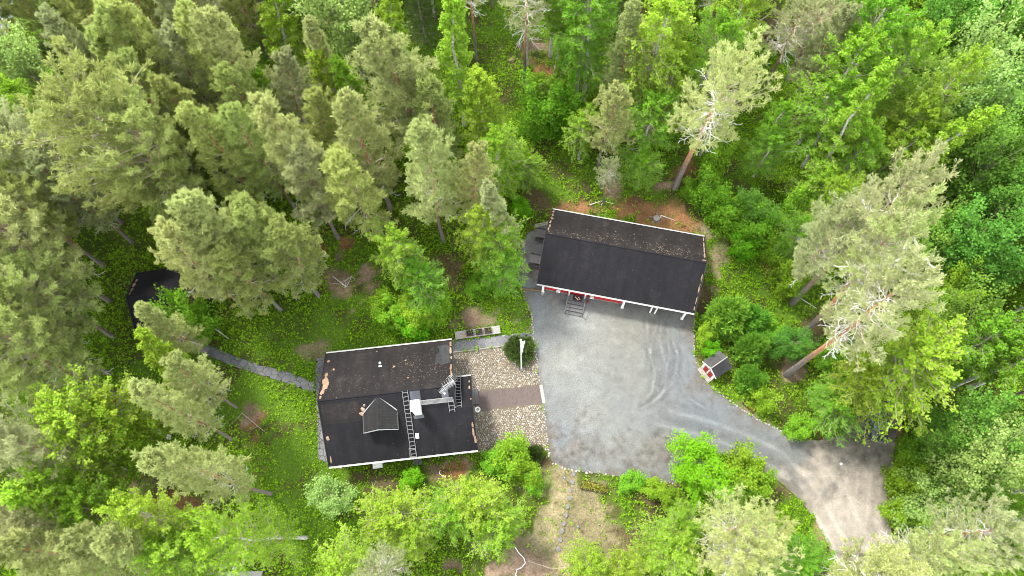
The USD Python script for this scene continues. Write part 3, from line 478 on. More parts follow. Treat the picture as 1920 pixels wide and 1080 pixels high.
crust(up_s, [(-13.62, 14.85, .26, .2), (-13.45, 15.2, .2, .22), (-13.25, 15.55, .14, .12), (-17.05, 13.15, .16, .22), (-17.1, 11.3, .12, .35), (-3.5, 12.2, .12, .5), (-3.42, 11.6, .14, .4), (-3.5, 12.9, .1, .3)], hs, 2)
crust(xn, [(-3.5, 17.3, .1, .16), (-3.52, 16.6, .1, .22), (-3.45, 15.3, .08, .1)], hs, 3)
def litter(zf, boxes, parent, seed, size=(.03, .085)):
    r = np.random.default_rng(seed); P = np.vstack([np.column_stack([r.normal(u0, su, n), r.normal(v0, sv, n)]) for u0, v0, su, sv, n, lim in boxes])
    lim = boxes[0][5]; P = P[(P[:, 0] > lim[0]) & (P[:, 0] < lim[1]) & (P[:, 1] > lim[2]) & (P[:, 1] < lim[3])]; n = len(P)
    k = 5; a = np.arange(k)*2*np.pi/k; rad = r.uniform(*size, n)[:, None]*r.uniform(.6, 1.2, (n, k)); st_ = r.uniform(.4, 1, n)[:, None]
    X = P[:, :1]+np.cos(a)*rad; Yv = P[:, 1:]+np.sin(a)*rad*st_; Zb = np.vectorize(zf)(Yv)+.006; Zt = np.vectorize(zf)(P[:, 1])+r.uniform(.015, .03, n)
    V = np.concatenate([np.stack([X, Yv, Zb], -1), np.column_stack([P, Zt])[:, None]], 1); i = np.arange(k); f = np.stack([i, (i+1) % k, np.full(k, k)], 1)
    V, f = join(V, f, k+1); raw(numbered(str(parent.GetPath())+'/leaf_litter'), V, f, 'flakes', kind='stuff', isl=(6, 6))
LN = (W0+.1, E0-.1, RV+.1, 21.7)
litter(up_n, [(-8, 18.6, 1.6, 1.3, 170, LN), (-14.5, 17.6, 1.8, .9, 60, LN), (-9.5, 19.4, 1.2, .7, 60, LN), (-11, 18.5, 3.5, 1.8, 70, LN), (-6.2, 17.8, .8, .9, 50, LN)], hs, 5, (.02, .06))
litter(up_s, [(-12, 12, 3.0, 1, 14, (W0+.1, E1-.1, 10.9, RV)), (-5, 12.5, 1, 1, 8, LN)], hs, 6, (.02, .05))
# things standing by the house
t = thing('cellar_cover', 'white box-like hatch cover sticking out below the house eave', 'hatch cover', (*(np.array([[math.cos(math.radians(HA)), -math.sin(math.radians(HA))], [math.sin(math.radians(HA)), math.cos(math.radians(HA))]]) @ [-13.2, 10.95]), 0), HA)
obj('lid', trimesh.convex.convex_hull(np.array([[a, b, z_] for a in (-.44, .44) for b, z_ in ((-.5, .95), (.34, 1.25), (-.5, .91), (.34, 1.2))])), 'white', t); obj('side_board', box(-.42, -.36, -.44, .34, 0, .9), 'white', t); obj('side_board', box(.36, .42, -.44, .34, 0, .9), 'white', t); obj('lip', box(-.46, .46, -.54, -.50, .86, .97), 'white', t)
ca, sa = math.cos(math.radians(HA)), math.sin(math.radians(HA))
def hw(u_, v_): return np.array([u_*ca-v_*sa, u_*sa+v_*ca])
def bw(u_, v_): c, s = math.cos(math.radians(BA)), math.sin(math.radians(BA)); return np.array([u_*c-v_*s, u_*s+v_*c])
t = thing('ladder_landing', 'grey plank landing under the foot of the long roof ladder', 'landing', (*hw(-9.4, 10.75), 0), HA)
for i in range(4): obj('plank', box(-.42, .42, -.36+i*.18, -.2+i*.18, .22, .26), 'grey_wood', t)
obj('bearer', [box(-.4, -.32, -.34, .34, 0, .22), box(.32, .4, -.34, .34, 0, .22)], 'grey_wood', t)
t = thing('door_step', 'grey timber step at the house end of the brick path', 'step', (*hw(-3.15, 16.45), 0), HA)
for i in range(3): obj('plank', box(-.27+i*.18, -.11+i*.18, -.75, .75, .3, .34), 'grey_wood', t)
obj('riser', [box(-.27, .25, -.73, -.68, .02, .3), box(-.27, .25, .68, .73, .02, .3), box(.2, .25, -.68, .68, .02, .3)], 'grey_wood', t)
t = thing('hose_coil', 'white coil like a spoked wheel beside the brick path and house wall', 'hose', (*hw(-3.05, 15.0), 0), HA)
obj('stand', [rod((0, 0, 0), (0, 0, 1.0), .03), rod((-.2, 0, .02), (.2, 0, .02), .03), rod((0, -.2, .02), (0, .2, .02), .03)], 'white_metal', t)
for i in range(4):
    q = trimesh.creation.torus(.16+.035*i, .02, 18, 5); q.apply_translation((0, 0, 1.0+.015*(i % 2))); obj('coil', q, 'white', t)
for i in range(3): a = i*math.pi/3; obj('spoke', rod((-.27*math.cos(a), -.27*math.sin(a), .97), (.27*math.cos(a), .27*math.sin(a), .97), .012, k=5), 'white_metal', t)

# ---------------------------------------------------------------- the red barn
bs, bn = lambda v: 2.7+(v-26.87)*.73, lambda v: 2.7+(35.48-v)*.73
BW, BE, BV = -4.25, 11.88, 31.175; BZ = bs(BV)
bn_ = thing('barn', 'long red barn with black gabled roof, white eave posts and steps', 'barn', (0, 0, 0), BA)
obj('plinth', prism(Polygon([(BW+.55, 27.35), (4.85, 27.35), (4.85, 28.65), (BE-.5, 28.65), (BE-.5, 34.95), (BW+.55, 34.95)]), -.2, .35), 'stone_plinth', bn_)
obj('wall', prism(Polygon([(BW+.5, 27.31), (4.9, 27.31), (4.9, 28.6), (BE-.45, 28.6), (BE-.45, 35), (BW+.5, 35)]), .35, 2.7), 'red_boards', bn_)
for k_ in range(30):
    u_ = BW+.62+k_*.285
    if u_ < 4.6: obj('board', box(u_, u_+.04, 27.28, 27.31, .35, 2.68), 'red_boards', bn_)
for u0 in (BW+.51, BE-.66): obj('gable_wall', gable(u0, .2, [(27.45, 2.84), (34.95, 2.84), (BV, BZ-.3)]), 'red_boards', bn_)
obj('roof_slope', slab([(BW, 26.87, 2.7), (BE, 26.87, 2.7), (BE, BV, BZ), (BW, BV, BZ)], .14), 'felt_dark', bn_, label='smooth dark near slope')
obj('roof_slope', slab([(BW, BV, BZ), (BE, BV, BZ), (BE, 35.48, 2.7), (BW, 35.48, 2.7)], .14), 'felt_worn', bn_, label='far slope with pale litter along the ridge')
obj('ridge_cap', tube_mesh([(BW, BV, BZ-.02), (BE, BV, BZ-.02)], .07), 'felt_dark', bn_)
for u_ in (BW-.03, BE+.03):
    obj('verge_board', verge(u_, 26.87, 2.7, BV, BZ), 'verge', bn_); obj('verge_board', verge(u_, BV, BZ, 35.48, 2.7), 'verge', bn_)
obj('fascia', box(BW, BE, 35.482, 35.51, 2.5, 2.71), 'gutter_white', bn_); gutter(bn_, (BW, 35.513, 2.67), (BE, 35.513, 2.67), (0, 1), .045)
obj('fascia', box(BW, BE, 26.84, 26.868, 2.48, 2.71), 'gutter_white', bn_); gutter(bn_, (BW, 26.837, 2.67), (BE, 26.837, 2.67), (0, -1), .055)
for u_ in (-3.6, 4.85, 11.1): obj('eave_post', [box(u_-.11, u_+.11, 26.93, 27.14, 0, 2.5), box(u_-.15, u_+.15, 26.90, 27.16, 0, .16)], 'white', bn_)
for u_ in (-.85, .85, 7.75, 8.25): obj('eave_post', box(u_-.07, u_+.07, 26.98, 27.12, 0, 2.5), 'white', bn_)
for u_ in (-2.0, 1.55): obj('window_sill', box(u_-.2, u_+.2, 27.05, 27.305, .75, .82), 'white', bn_); obj('window', box(u_-.18, u_+.18, 27.27, 27.305, .82, 1.6), 'car_glass', bn_)
obj('garage_door', box(5.2, 7.6, 28.57, 28.595, .4, 2.4), 'dark_wood', bn_); obj('garage_door', box(8.4, 10.9, 28.57, 28.595, .4, 2.4), 'dark_wood', bn_)
sp = thing('entrance_steps', 'grey timber steps with side rails leading up to the barn door', 'steps', (*bw(0, 27.12), 0), BA)
for i in range(4):
    v1 = -.62-i*.34
    for j in range(2): obj('tread_board', box(-.86, .86, v1-.165-j*.165, v1-.01-j*.165, .60-i*.16, .64-i*.16), 'grey_wood', sp)
    obj('riser', box(-.84, .84, v1-.02, v1+.005, .44-i*.16, .60-i*.16), 'dark_wood', sp)
for i in range(4): obj('landing_board', box(-.86, .86, -.60+i*.16, -.45+i*.16, .70, .74), 'grey_wood', sp)
obj('landing_frame', [box(-.84, .84, -.6, 0, .5, .698)], 'dark_wood', sp)
for s in (-1, 1):
    obj('handrail', bar((s*.92, .05, 1.62), (s*.92, -1.95, .92), .07, .05), 'grey_wood', sp); obj('rail_post', [box(s*.92-.04, s*.92+.04, -1.95, -1.87, 0, .9), box(s*.92-.04, s*.92+.04, -.35, -.27, 0, 1.5)], 'grey_wood', sp); obj('stringer', bar((s*.89, -.55, .52), (s*.89, -1.98, -.0), .05, .2), 'dark_wood', sp)
t = thing('door_mat', 'black door mat with five pale blotches on the barn steps', 'door mat', (*bw(.12, 26.84), .745), BA)
obj('mat', box(-.5, .5, -.3, .26, 0, .015), 'black', t)
for a, b in ((-.24, .08), (-.08, -.03), (.08, .1), (.2, -.06), (.02, -.17)): obj('blotch', prism(Polygon([(a+.075*math.cos(q)*(1+.25*math.sin(3*q+a*9)), b+.06*math.sin(q)) for q in np.linspace(0, 6.28, 10)[:-1]]), .015, .02), 'tan_dot', t)
t = thing('broom', 'broom with a red head standing right of the barn steps', 'broom', (*bw(1.15, 27.05), 0), BA)
obj('handle', rod((0, .2, 1.35), (.05, -.2, .14), .014, k=6), 'dark_wood', t); obj('head', bar((-.12, -.24, .12), (.22, -.18, .12), .07, .06), 'red_boards', t); obj('bristles', bar((-.12, -.24, .045), (.22, -.18, .045), .06, .09), 'dark_wood', t)
gl = at2([(974, 541.5), (1018, 546)]); t = obj('edging_log', tube_mesh([(*gl[0], .08), (*(gl.mean(0)+[0, .04]), .08), (*gl[1], .1)], [.09, .1, .12], 9), 'log_wall'); tag(t, 'thin brown log lying from the yard edge to the barn corner post', 'log')
t = thing('log_block', 'short upright log block at the barn corner post', 'log', (*bw(-3.62, 26.75), 0)); obj('block', rod((0, 0, 0), (0, 0, .35), .16, .15, k=10), 'stump_wood', t); obj('cut_face', rod((0, 0, .35), (0, 0, .356), .145, k=10), 'pale_wood', t)
crust(bn, [(BW+.15, 35.1, .12, .2), (BW+.18, 34.5, .14, .3), (BW+.2, 33.9, .22, .22), (BW+.15, 33.2, .14, .3), (BW+.2, 32.6, .12, .3), (BW+.15, 32.0, .1, .3), (BE-.14, 35.0, .08, .4), (BE-.14, 34.0, .09, .5), (BE-.13, 33.1, .1, .5), (BE-.14, 32.3, .1, .4), (BE-.2, 31.5, .2, .12)], bn_, 4)
crust(bs, [(BE-.12, 29.9, .08, .4), (BE-.11, 28.9, .07, .5), (BE-.11, 28.0, .06, .4), (BE-.12, 27.3, .06, .2)], bn_, 5)
LB = (BW+.1, BE-.1, BV+.05, 35.3)
litter(bn, [(-1.5, 31.7, 1.8, .35, 90, LB), (3.2, 32.3, 1.6, .5, 45, LB), (8.0, 31.8, 1.3, .4, 110, LB), (8.6, 32.6, 1.6, .6, 60, LB), (3.5, 32.2, 4.0, .9, 60, LB), (6.5, 34, 3, .8, 14, LB)], bn_, 8, (.03, .085))
litter(bs, [(4, 29, 5, 1.2, 40, (BW+.1, BE-.1, 27, BV))], bn_, 9, (.015, .035))

# slatted tables under the barn's left gable
def slat_table(u_, v_, ang, label):
    t = thing('slatted_table', label, 'table', (*bw(u_, v_), 0), BA+ang, None)
    for i in range(7): obj('slat', box(-.8+i*.235, -.8+i*.235+.195, -.46, .46, .72, .755), 'grey_wood', t)
    for b in (-.62, .62):
        for j in range(2): obj('bench_slat', box(-.85, .85, b-.14+j*.15, b-.02+j*.15, .43, .465), 'dark_wood', t)
    for a in (-.7, .7):
        obj('cross_rail', box(a-.04, a+.04, -.78, .78, .38, .43), 'dark_wood', t)
        for s in (-1, 1): obj('leg', bar((a, s*.2, .72), (a, s*.62, 0), .07, .07), 'dark_wood', t)
slat_table(-4.75, 33.35, 2, 'dark slatted picnic table nearer the barn back corner'); slat_table(-4.85, 30.3, 0, 'grey slatted picnic table nearer the yard, half under the barn gable')
t = thing('plank_board', 'weathered flat plank at the upper corner of the barn gable', 'plank', (*at(1018, 421)[:2], .05), BA+25)
for i in range(2): obj('plank', box(-.9, .6, -.2+i*.22, i*.22, 0, .04), 'pale_wood', t)
t = thing('tree_stump', 'grey coiled-looking tree stump behind the barn', 'stump', at(1230, 412)*[1, 1, 0])
obj('trunk', tube_mesh([(0, 0, -.1), (0, 0, .1), (0, 0, .45)], [.6, .42, .36], 12), 'stump_wood', t); obj('cut_face', [trimesh.creation.torus(.09*k_, .02, 16, 5).apply_translation((0, 0, .455)) for k_ in (1, 2, 3)]+[rod((0, 0, .44), (0, 0, .455), .34, k=12)], 'pale_wood', t)
for i in range(5): a = i*1.3; obj('root', tube_mesh([(.3*math.cos(a), .3*math.sin(a), .2), (.7*math.cos(a), .7*math.sin(a), .05), (1.0*math.cos(a+.2), 1.0*math.sin(a+.2), -.05)], [.16, .1, .04]), 'stump_wood', t)

# ---------------------------------------------------------------- the roof among the pines
oc = thing('outbuilding', 'black-roofed outbuilding half hidden among the pines on the left', 'outbuilding', (-36.2, 27.3, 0), 7)
obj('wall', box(-1.7, 2.9, -2.9, 2.7, 0, 2.9), 'log_wall', oc)
zo = lambda v: 2.6+(3.5-abs(v))*.62
obj('roof_slope', slab([(-2.3, -3.5, 2.6), (3.5, -3.5, 2.6), (3.5, 0, zo(0)), (-2.3, 0, zo(0))], .12), 'felt_dark', oc); obj('roof_slope', slab([(-2.3, 0, zo(0)), (3.5, 0, zo(0)), (3.5, 3.5, 2.6), (-2.3, 3.5, 2.6)], .12), 'felt_dark', oc)
obj('gable_wall', gable(-1.69, .2, [(-2.85, 2.88), (2.65, 2.88), (0, zo(0)-.3)]), 'log_wall', oc)
for a, b in ((-3.5, 0), (0, 3.5)): obj('verge_board', verge(-2.33, a, zo(a), b, zo(b)), 'verge', oc)
obj('porch_roof', slab([(-1.6, -5.3, 2.0), (2.2, -5.3, 2.0), (2.2, -3.52, 2.45), (-1.6, -3.52, 2.45)], .1), 'felt_worn', oc); obj('porch_post', box(-1.5, -1.38, -5.2, -5.08, 0, 1.9), 'log_wall', oc); obj('porch_post', box(1.98, 2.1, -5.2, -5.08, 0, 1.9), 'log_wall', oc)
gutter(oc, (-2.3, -3.52, 2.57), (3.5, -3.52, 2.57), (0, -1))
crust(zo, [(-2.05, 1.0, .14, .3), (-2.0, 1.7, .2, .4), (-1.95, 2.3, .14, .3), (-2.1, .5, .1, .2)], oc, 7)

# ---------------------------------------------------------------- the small red shed
sh = thing('small_shed', 'small red and white shed with grey gabled roof beside the driveway', 'shed', (20.0, 17.95, 0), 31.2)
# local: x along the ridge towards the back, y across
obj('wall', box(-.85, .95, -.85, .85, .06, 1.55), 'red_boards', sh)
obj('gable_wall', trimesh.convex.convex_hull(np.array([[a, b, z_] for a in (-.845, .945) for b, z_ in ((-.84, 1.55), (.84, 1.55), (0, 2.15))])), 'red_boards', sh)
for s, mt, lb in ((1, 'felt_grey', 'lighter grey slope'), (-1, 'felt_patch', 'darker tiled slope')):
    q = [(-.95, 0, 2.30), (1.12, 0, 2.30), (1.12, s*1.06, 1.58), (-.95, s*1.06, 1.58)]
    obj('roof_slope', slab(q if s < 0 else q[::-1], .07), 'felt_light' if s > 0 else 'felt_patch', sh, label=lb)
obj('ridge_board', bar((-.97, 0, 2.32), (1.14, 0, 2.32), .07, .05), 'pale_wood', sh)
for s in (-1, 1):
    obj('corner_board', box(-.9, -.852, s*.72-.13, s*.72+.13, .06, 1.56), 'white', sh)
    obj('door', box(-.885, -.853, s*.32-.235, s*.32+.235, .12, 1.5), 'red_boards', sh)
    obj('barge_board', bar((-.96, 0, 2.24), (-.96, s*1.06, 1.52), .04, .1), 'white', sh)
obj('centre_post', box(-.895, -.852, -.075, .075, .06, 1.56), 'white', sh); obj('door_head', box(-.898, -.853, -.59, .59, 1.5, 1.58), 'white', sh)
dk = obj('deck', box(-1.36, -.9, -.84, .84, .0, .05), 'dark_wood', sh)
for i in range(3): obj('deck_board', box(-1.38+i*.16, -1.25+i*.16, -.86, .86, .05, .09), 'pale_wood', dk)

# ---------------------------------------------------------------- bench, planters, flagpole, small things
b0, b1 = at(854, 631.5)[:2], at(938, 619.5)[:2]; Lp = np.linalg.norm(b1-b0); angp = math.degrees(math.atan2(*(b1-b0)[::-1]))
pb = thing('plank_bench', 'long low bench of weathered grey planks above the slate walk', 'bench', (*b0, 0), angp)
for i in range(4): obj('plank', box(0, Lp, -.42+i*.215, -.225+i*.215, .38, .42), 'pale_wood', pb)
for a in (.35, Lp/2, Lp-.35): obj('trestle', [box(a-.05, a+.05, -.4, .4, .3, .378), box(a-.05, a+.05, -.38, -.28, 0, .3), box(a-.05, a+.05, .28, .38, 0, .3)], 'grey_wood', pb)
for k_, (a, lb) in enumerate(((1.55, 'black planter box with bare soil nearest the house on the plank bench'), (2.5, 'middle black planter with a bright green seedling on the plank bench'), (3.42, 'black planter box furthest from the house on the plank bench'))):
    q = b0+(b1-b0)/Lp*a; t = thing('planter', lb, 'planter', (*q, .42), angp)
    for s in (-1, 1): obj('side', [box(-.36, .36, s*.26-.02, s*.26+.02, 0, .3)], 'dark_wood', t); obj('end', box(s*.36-.02, s*.36+.02, -.28, .28, 0, .31), 'grey_wood', t)
    obj('soil', box(-.34, .34, -.24, .24, 0, .24), 'soil', t)
    r = np.random.default_rng(30+k_); nl = 40 if k_ == 1 else 9; cx = -.2 if k_ == 1 else .05
    Pc = np.column_stack([r.normal(cx, .07 if k_ == 1 else .15, nl), r.normal(0, .08, nl), r.uniform(.26, .42, nl)]); Q = Pc[:, None]+r.normal(0, .05, (nl, 3, 3)); raw(str(t.GetPath())+'/seedling', Q.reshape(-1, 3), np.arange(nl*3).reshape(-1, 3), 'leaf_bright', kind='stuff', isl=(3, 3))
t = thing('flower_pot', 'small terracotta pot at the house end of the plank bench', 'pot', (*(b0+(b1-b0)/Lp*.95), .42), angp); obj('pot', tube_mesh([(0, -.25, 0), (0, -.25, .16), (0, -.25, .2)], [.08, .11, .12], 10), 'terracotta', t)
fl = at(977.5, 691); fp_ = thing('flagpole', 'tall white flagpole with a narrow pennant standing on the cobbles', 'flagpole', fl*[1, 1, 0])
obj('pole', tube_mesh([(0, 0, 0), (0, 0, 5), (0, 0, 10.4)], [.075, .062, .04], 10), 'white', fp_); obj('base_plate', rod((0, 0, .0), (0, 0, .14), .2, .16, k=10), 'kerb', fp_); obj('finial', trimesh.creation.icosphere(2, .09).apply_translation((0, 0, 10.5)), 'white', fp_)
pz = np.linspace(10.2, 5.6, 12); pw = np.linspace(.34, .05, 12)+.03*np.sin(np.arange(12)*1.7)
V = [];
for q, (z_, w_) in enumerate(zip(pz, pw)): V += [(.05, .0, z_), (.05+w_*.6, -.06+.03*math.sin(q), z_-.02), (.05+w_, .04*math.cos(q*1.3), z_-.05)]
f = [];
for q in range(11):
    for c_ in range(2): a = q*3+c_; f += [(a, a+1, a+4), (a, a+4, a+3)]
V = np.array(V); Vb = V-[0, .012, 0]; nV = len(V); obj('pennant', trimesh.Trimesh(np.vstack([V, Vb]), np.vstack([f, np.array(f)[:, ::-1]+nV]), process=False), 'white', fp_)
for px, py, lb in ((1058, 898, 'dark globe lamp on a post beside the stepping stones near the yard'), (1237, 929, 'dark globe lamp on a post in the green left of the bright bush'), (1083, 988, 'dark globe lamp on a post in the dry grass')):
    t = thing('globe_lamp', lb, 'garden lamp', at(px, py)*[1, 1, 0], 0, 'globe lamps in the lower garden')
    obj('post', rod((0, 0, 0), (0, 0, .75), .035, k=8), 'black', t); obj('collar', rod((0, 0, .72), (0, 0, .78), .08, k=10), 'black', t); obj('globe', trimesh.creation.icosphere(2, .16).apply_translation((0, 0, .92)), 'globe', t, smooth=True)
sk = thing('stepping_stones', 'row of grey stepping stones leading down through the dry grass', 'stepping stones')
for i, (px, py) in enumerate(((1075.5, 887.5), (1073, 904), (1070.5, 919), (1067, 934), (1063, 950), (1060.5, 966), (1056.5, 981), (1053.5, 996), (1050.5, 1012), (1046.5, 1029))):
    c = at(px, py)[:2]; r = np.random.default_rng(i); q = Polygon([c+np.array([math.cos(a)*.22, math.sin(a)*.26])*r.uniform(.75, 1.15) for a in np.arange(7)*.9]).convex_hull; obj('stone', prism(q, -.05, .05+r.uniform(0, .03)), 'step_stone', sk)
def bed(px, label, seed, n=260, mat='flower_bed', hgt=.35):
    poly = Polygon(at2(px)); c = poly.centroid; t = thing('flower_bed', label, 'flower bed', (c.x, c.y, 0)); po = shapely.affinity.translate(poly, -c.x, -c.y); E_ = np.array(po.exterior.coords)
    for a, b in zip(E_[:-1], E_[1:]): obj('edge_board', bar((*a, .1), (*b, .1), .04, .24), 'dark_wood', t)
    obj('soil', prism(po.buffer(-.02), -.05, .1), 'soil', t)
    r = np.random.default_rng(seed); P = pts_in(po.buffer(-.06), math.sqrt(po.area/n)*1.05, .4, r); k = len(P)
    Q = np.column_stack([P, r.uniform(.14, hgt, k)])[:, None, None]+r.normal(0, .07, (k, 5, 1, 3))+r.normal(0, .055, (k, 5, 3, 3)); raw(str(t.GetPath())+'/flowers', Q.reshape(-1, 3), np.arange(k*15).reshape(-1, 3), mat, kind='stuff', isl=(15, 3))
bed([(1091, 899), (1138, 911), (1140, 926), (1088, 916)], 'yellow-green flower bed below the lower yard edge', 1)
bed([(1391, 757), (1398, 752), (1416, 768), (1411, 775)], 'small dark-edged flower bed at the upper driveway edge', 2, 120)
t = obj('white_hose', tube_mesh([(*at(x_, y_)[:2], z_) for x_, y_, z_ in ((966, 1026, .3), (972, 1036, .22), (982, 1046, .2), (985, 1055, .2), (978, 1064, .2), (969, 1068, .2), (967, 1078, .2), (972, 1086, .2))], .04, 6), 'white'); tag(t, 'white hose curving over bare ground at the bottom edge', 'hose')
t = obj('white_hose', tube_mesh([(*at(x_, y_)[:2], z_) for x_, y_, z_ in ((826, 882, .2), (824, 886, .25), (826, 890, .25), (832, 894, .2), (840, 896, .15))], .035, 6), 'white'); tag(t, 'short curl of pale hose on brown ground below the house', 'hose')
t = thing('white_stone', 'single white stone on the dirt drive', 'stone', at(1577, 870)*[1, 1, 0]); V, f, m = domes(np.zeros((1, 2)), np.array([.17]), np.array([.14]), np.array([.16]), np.zeros(1), np.zeros(1), rng); raw(str(t.GetPath())+'/stone', V[0], f, 'white')
c0, c1 = at(388, 1078), at(492, 1076); t = obj('concrete_slab', bar((*c0[:2], .1), (*c1[:2], .1), .5, .3), 'kerb'); tag(t, 'pale concrete slab edge at the bottom left of the picture', 'slab')
def fallen(px, label, r0=.05, twigs=3, z=.15, mat='dead_twig', name='dead_branch'):
    q = [(*at(x_, y_)[:2], z+.12*math.sin(i)) for i, (x_, y_) in enumerate(px)]; t = thing(name, label, 'branch'); obj('stem', tube_mesh(q, list(np.linspace(r0, r0*.45, len(q)))), mat, t); r = np.random.default_rng(int(px[0][0]))
    for i in range(twigs):
        a = np.array(q[r.integers(0, len(q)-1)]); d = r.normal(0, .7, 3); d[2] = abs(d[2])*.4; obj('side_twig', tube_mesh([a, a+d*.6, a+d+[0, .1, .1]], [r0*.5, r0*.35, r0*.2], 5), mat, t)
fallen([(397, 613), (415, 625), (431, 637)], 'bare pale branch lying on the green left of the house', .05)
fallen([(990, 1052), (1015, 1060), (1035, 1066), (1062, 1064)], 'bare pale branch spread over the dry grass at the bottom', .04, 6, .4, 'twig')
fallen([(1198, 1039), (1222, 1037)], 'thick pale birch log stub in the lower garden', .13, 0, .2, 'birch_bark', 'birch_log')
fallen([(455, 775), (485, 800), (500, 812)], 'broken grey branch on brown litter beside the lower left pines', .05, 4, .15, 'twig')
fallen([(1105, 385), (1130, 378), (1150, 384)], 'dry branch on the rusty ground just behind the barn', .04, 4, .12)
fallen([(1500, 60), (1530, 75), (1555, 70)], 'crooked pale branch in the open dry patch at the top', .07, 5, .2)
fallen([(660, 520), (640, 535), (615, 532)], 'twiggy grey branch lying on the brown brush heap', .05, 7, .25, 'twig')
fallen([(650, 540), (625, 520)], 'short stick across the brown brush heap', .04, 4, .3)
fallen([(1240, 405), (1265, 415)], 'short dry stick right of the stump behind the barn', .04, 3, .12)
fallen([(1462, 505), (1488, 483)], 'pale birch log propped left of the thick grey pine foot', .12, 0, .3, 'birch_bark', 'birch_log')
fallen([(700, 915), (722, 925), (735, 922)], 'small dead branch in the brown patch below the house', .04, 3, .15)
fallen([(1500, 560), (1530, 580)], 'thin bare stick beside the tall pine stems', .03, 1)

# ---------------------------------------------------------------- the car under the lime birch
cr = thing('car', 'dark grey car nose towards us beneath the lime-green birch', 'car', (*at(1640, 787)[:2], 0), -94)
def loft(sec):
    """sec: list of (x, [(y, z), ...]) rings of equal length, closed at both ends."""
    n = len(sec[0][1]); V = np.array([(x_, y_, z_) for x_, rg in sec for y_, z_ in rg]); f = []
    for i in range(len(sec)-1):
        for j in range(n): k_ = (j+1) % n; a, b, c, d = i*n+j, i*n+k_, (i+1)*n+k_, (i+1)*n+j; f += [(a, b, c), (a, c, d)]
    for s, base in ((1, 0), (-1, (len(sec)-1)*n)):
        for j in range(1, n-1): f.append((base, base+j+1, base+j) if s > 0 else (base, base+j, base+j+1))
    m = trimesh.Trimesh(V, f, process=False); m.fix_normals(); return m
def ring(w, z0, z1): return [(-w*.96, z0), (w*.96, z0), (w, z0+.18), (w, z1-.16), (w*.9, z1-.02), (w*.5, z1+.03), (-w*.5, z1+.03), (-w*.9, z1-.02), (-w, z1-.16), (-w, z0+.18)]
obj('body', loft([(-2.2, ring(.72, .35, .8)), (-2.05, ring(.84, .25, .93)), (-1.4, ring(.9, .2, .98)), (0, ring(.92, .2, .96)), (1.0, ring(.91, .2, .93)), (1.75, ring(.87, .22, .84)), (2.1, ring(.78, .28, .74)), (2.22, ring(.62, .34, .64))]), 'car_paint', cr, smooth=40)
def cab(w0, w1, z0, z1): return [(-w0, z0), (w0, z0), (w0*.97, z0+.1), (w1, z1-.06), (w1*.85, z1), (-w1*.85, z1), (-w1, z1-.06), (-w0*.97, z0+.1)]
ob = obj('cabin', loft([(-1.75, cab(.78, .6, .92, .99)), (-1.2, cab(.82, .62, .92, 1.4)), (-.4, cab(.84, .64, .92, 1.47)), (.35, cab(.84, .62, .92, 1.42)), (1.2, cab(.8, .62, .9, .98))]), 'car_glass', cr, smooth=40)
obj('roof_panel', slab([(-1.25, -.58, 1.42), (.32, -.56, 1.445), (.32, .56, 1.445), (-1.25, .58, 1.42), ][::-1], .03), 'car_paint', cr)
for s in (-1, 1):
    obj('pillar', bar((.36, s*.62, 1.41), (1.2, s*.79, .97), .07, .05), 'car_paint', cr); obj('door_mirror', box(.78, .95, s*.98-.12, s*.98+.12, .95, 1.1), 'car_paint', cr); obj('headlight', bar((1.98, s*.5, .7), (1.86, s*.8, .72), .14, .1), 'white_metal', cr)
    for a in (-1.35, 1.35): w = rod((a, s*.7, .32), (a, s*.9, .32), .32, k=16); wl = obj('wheel', w, 'black', cr); obj('rim', rod((a, s*.9, .32), (a, s*.915, .32), .2, k=12), 'galvanised', wl)
obj('grille', box(2.19, 2.235, -.4, .4, .42, .58), 'black', cr); obj('number_plate', box(2.236, 2.25, -.26, .26, .36, .46), 'white', cr); obj('wiper', [bar((1.15, -.45, 1.0), (.75, -.1, 1.22), .02, .02), bar((1.15, .1, 1.0), (.75, .45, 1.22), .02, .02)], 'black', cr)
# ---------------------------------------------------------------- tree shapes: each a class with trunk, limbs and crown, then one Xform per tree
def unit(v): return v/(np.linalg.norm(v, axis=-1, keepdims=True)+1e-9)
def tufts(C, Dir, size, k, r, w=.17, spread=.75):
    """Needle sprays: k slim triangles from every centre C, fanning about Dir."""
    n = len(C); d = unit(Dir[:, None]+r.normal(0, spread, (n, k, 3))); L = size[:, None]*r.uniform(.6, 1.25, (n, k)); s = unit(np.cross(d, r.normal(0, .75, (n, k, 3))+[0, 0, 1.]))
    b = C[:, None]+r.normal(0, .12, (n, k, 3))*size[:, None, None]; hw_ = (L*w)[..., None]
    V = np.stack([b-s*hw_*.6, b+d*L[..., None]*.7+s*hw_, b+d*L[..., None]], 2)
    return V.reshape(-1, 3)
def leaves(C, size, r, up=.5, sag=None, ar=.62):
    """Leaf sprays: a rhombus at every centre."""
    n = len(C); nrm = unit(r.normal(0, 1, (n, 3))+[0, 0, up]); a = unit(np.cross(nrm, r.normal(0, 1, (n, 3)))); b = np.cross(nrm, a); s = size[:, None]*r.uniform(.65, 1.25, (n, 1))
    V = np.stack([C-a*s*.5, C+b*s*ar*.5, C+a*s*.5, C-b*s*ar*.5], 1); return V.reshape(-1, 3)
def stem(Hh, r0, r1, r, bend=.02, k=8, n=9, sweep=0):
    t = np.linspace(0, 1, n); P = np.stack([np.cumsum(r.normal(0, bend, n))*Hh*.05*t, np.cumsum(r.normal(0, bend, n))*Hh*.05*t + sweep*t*t, -.3+(Hh+.3)*t], 1)
    R = r1+(r0-r1)*(1-t)**.9; R[0] *= 1.25; return P, R
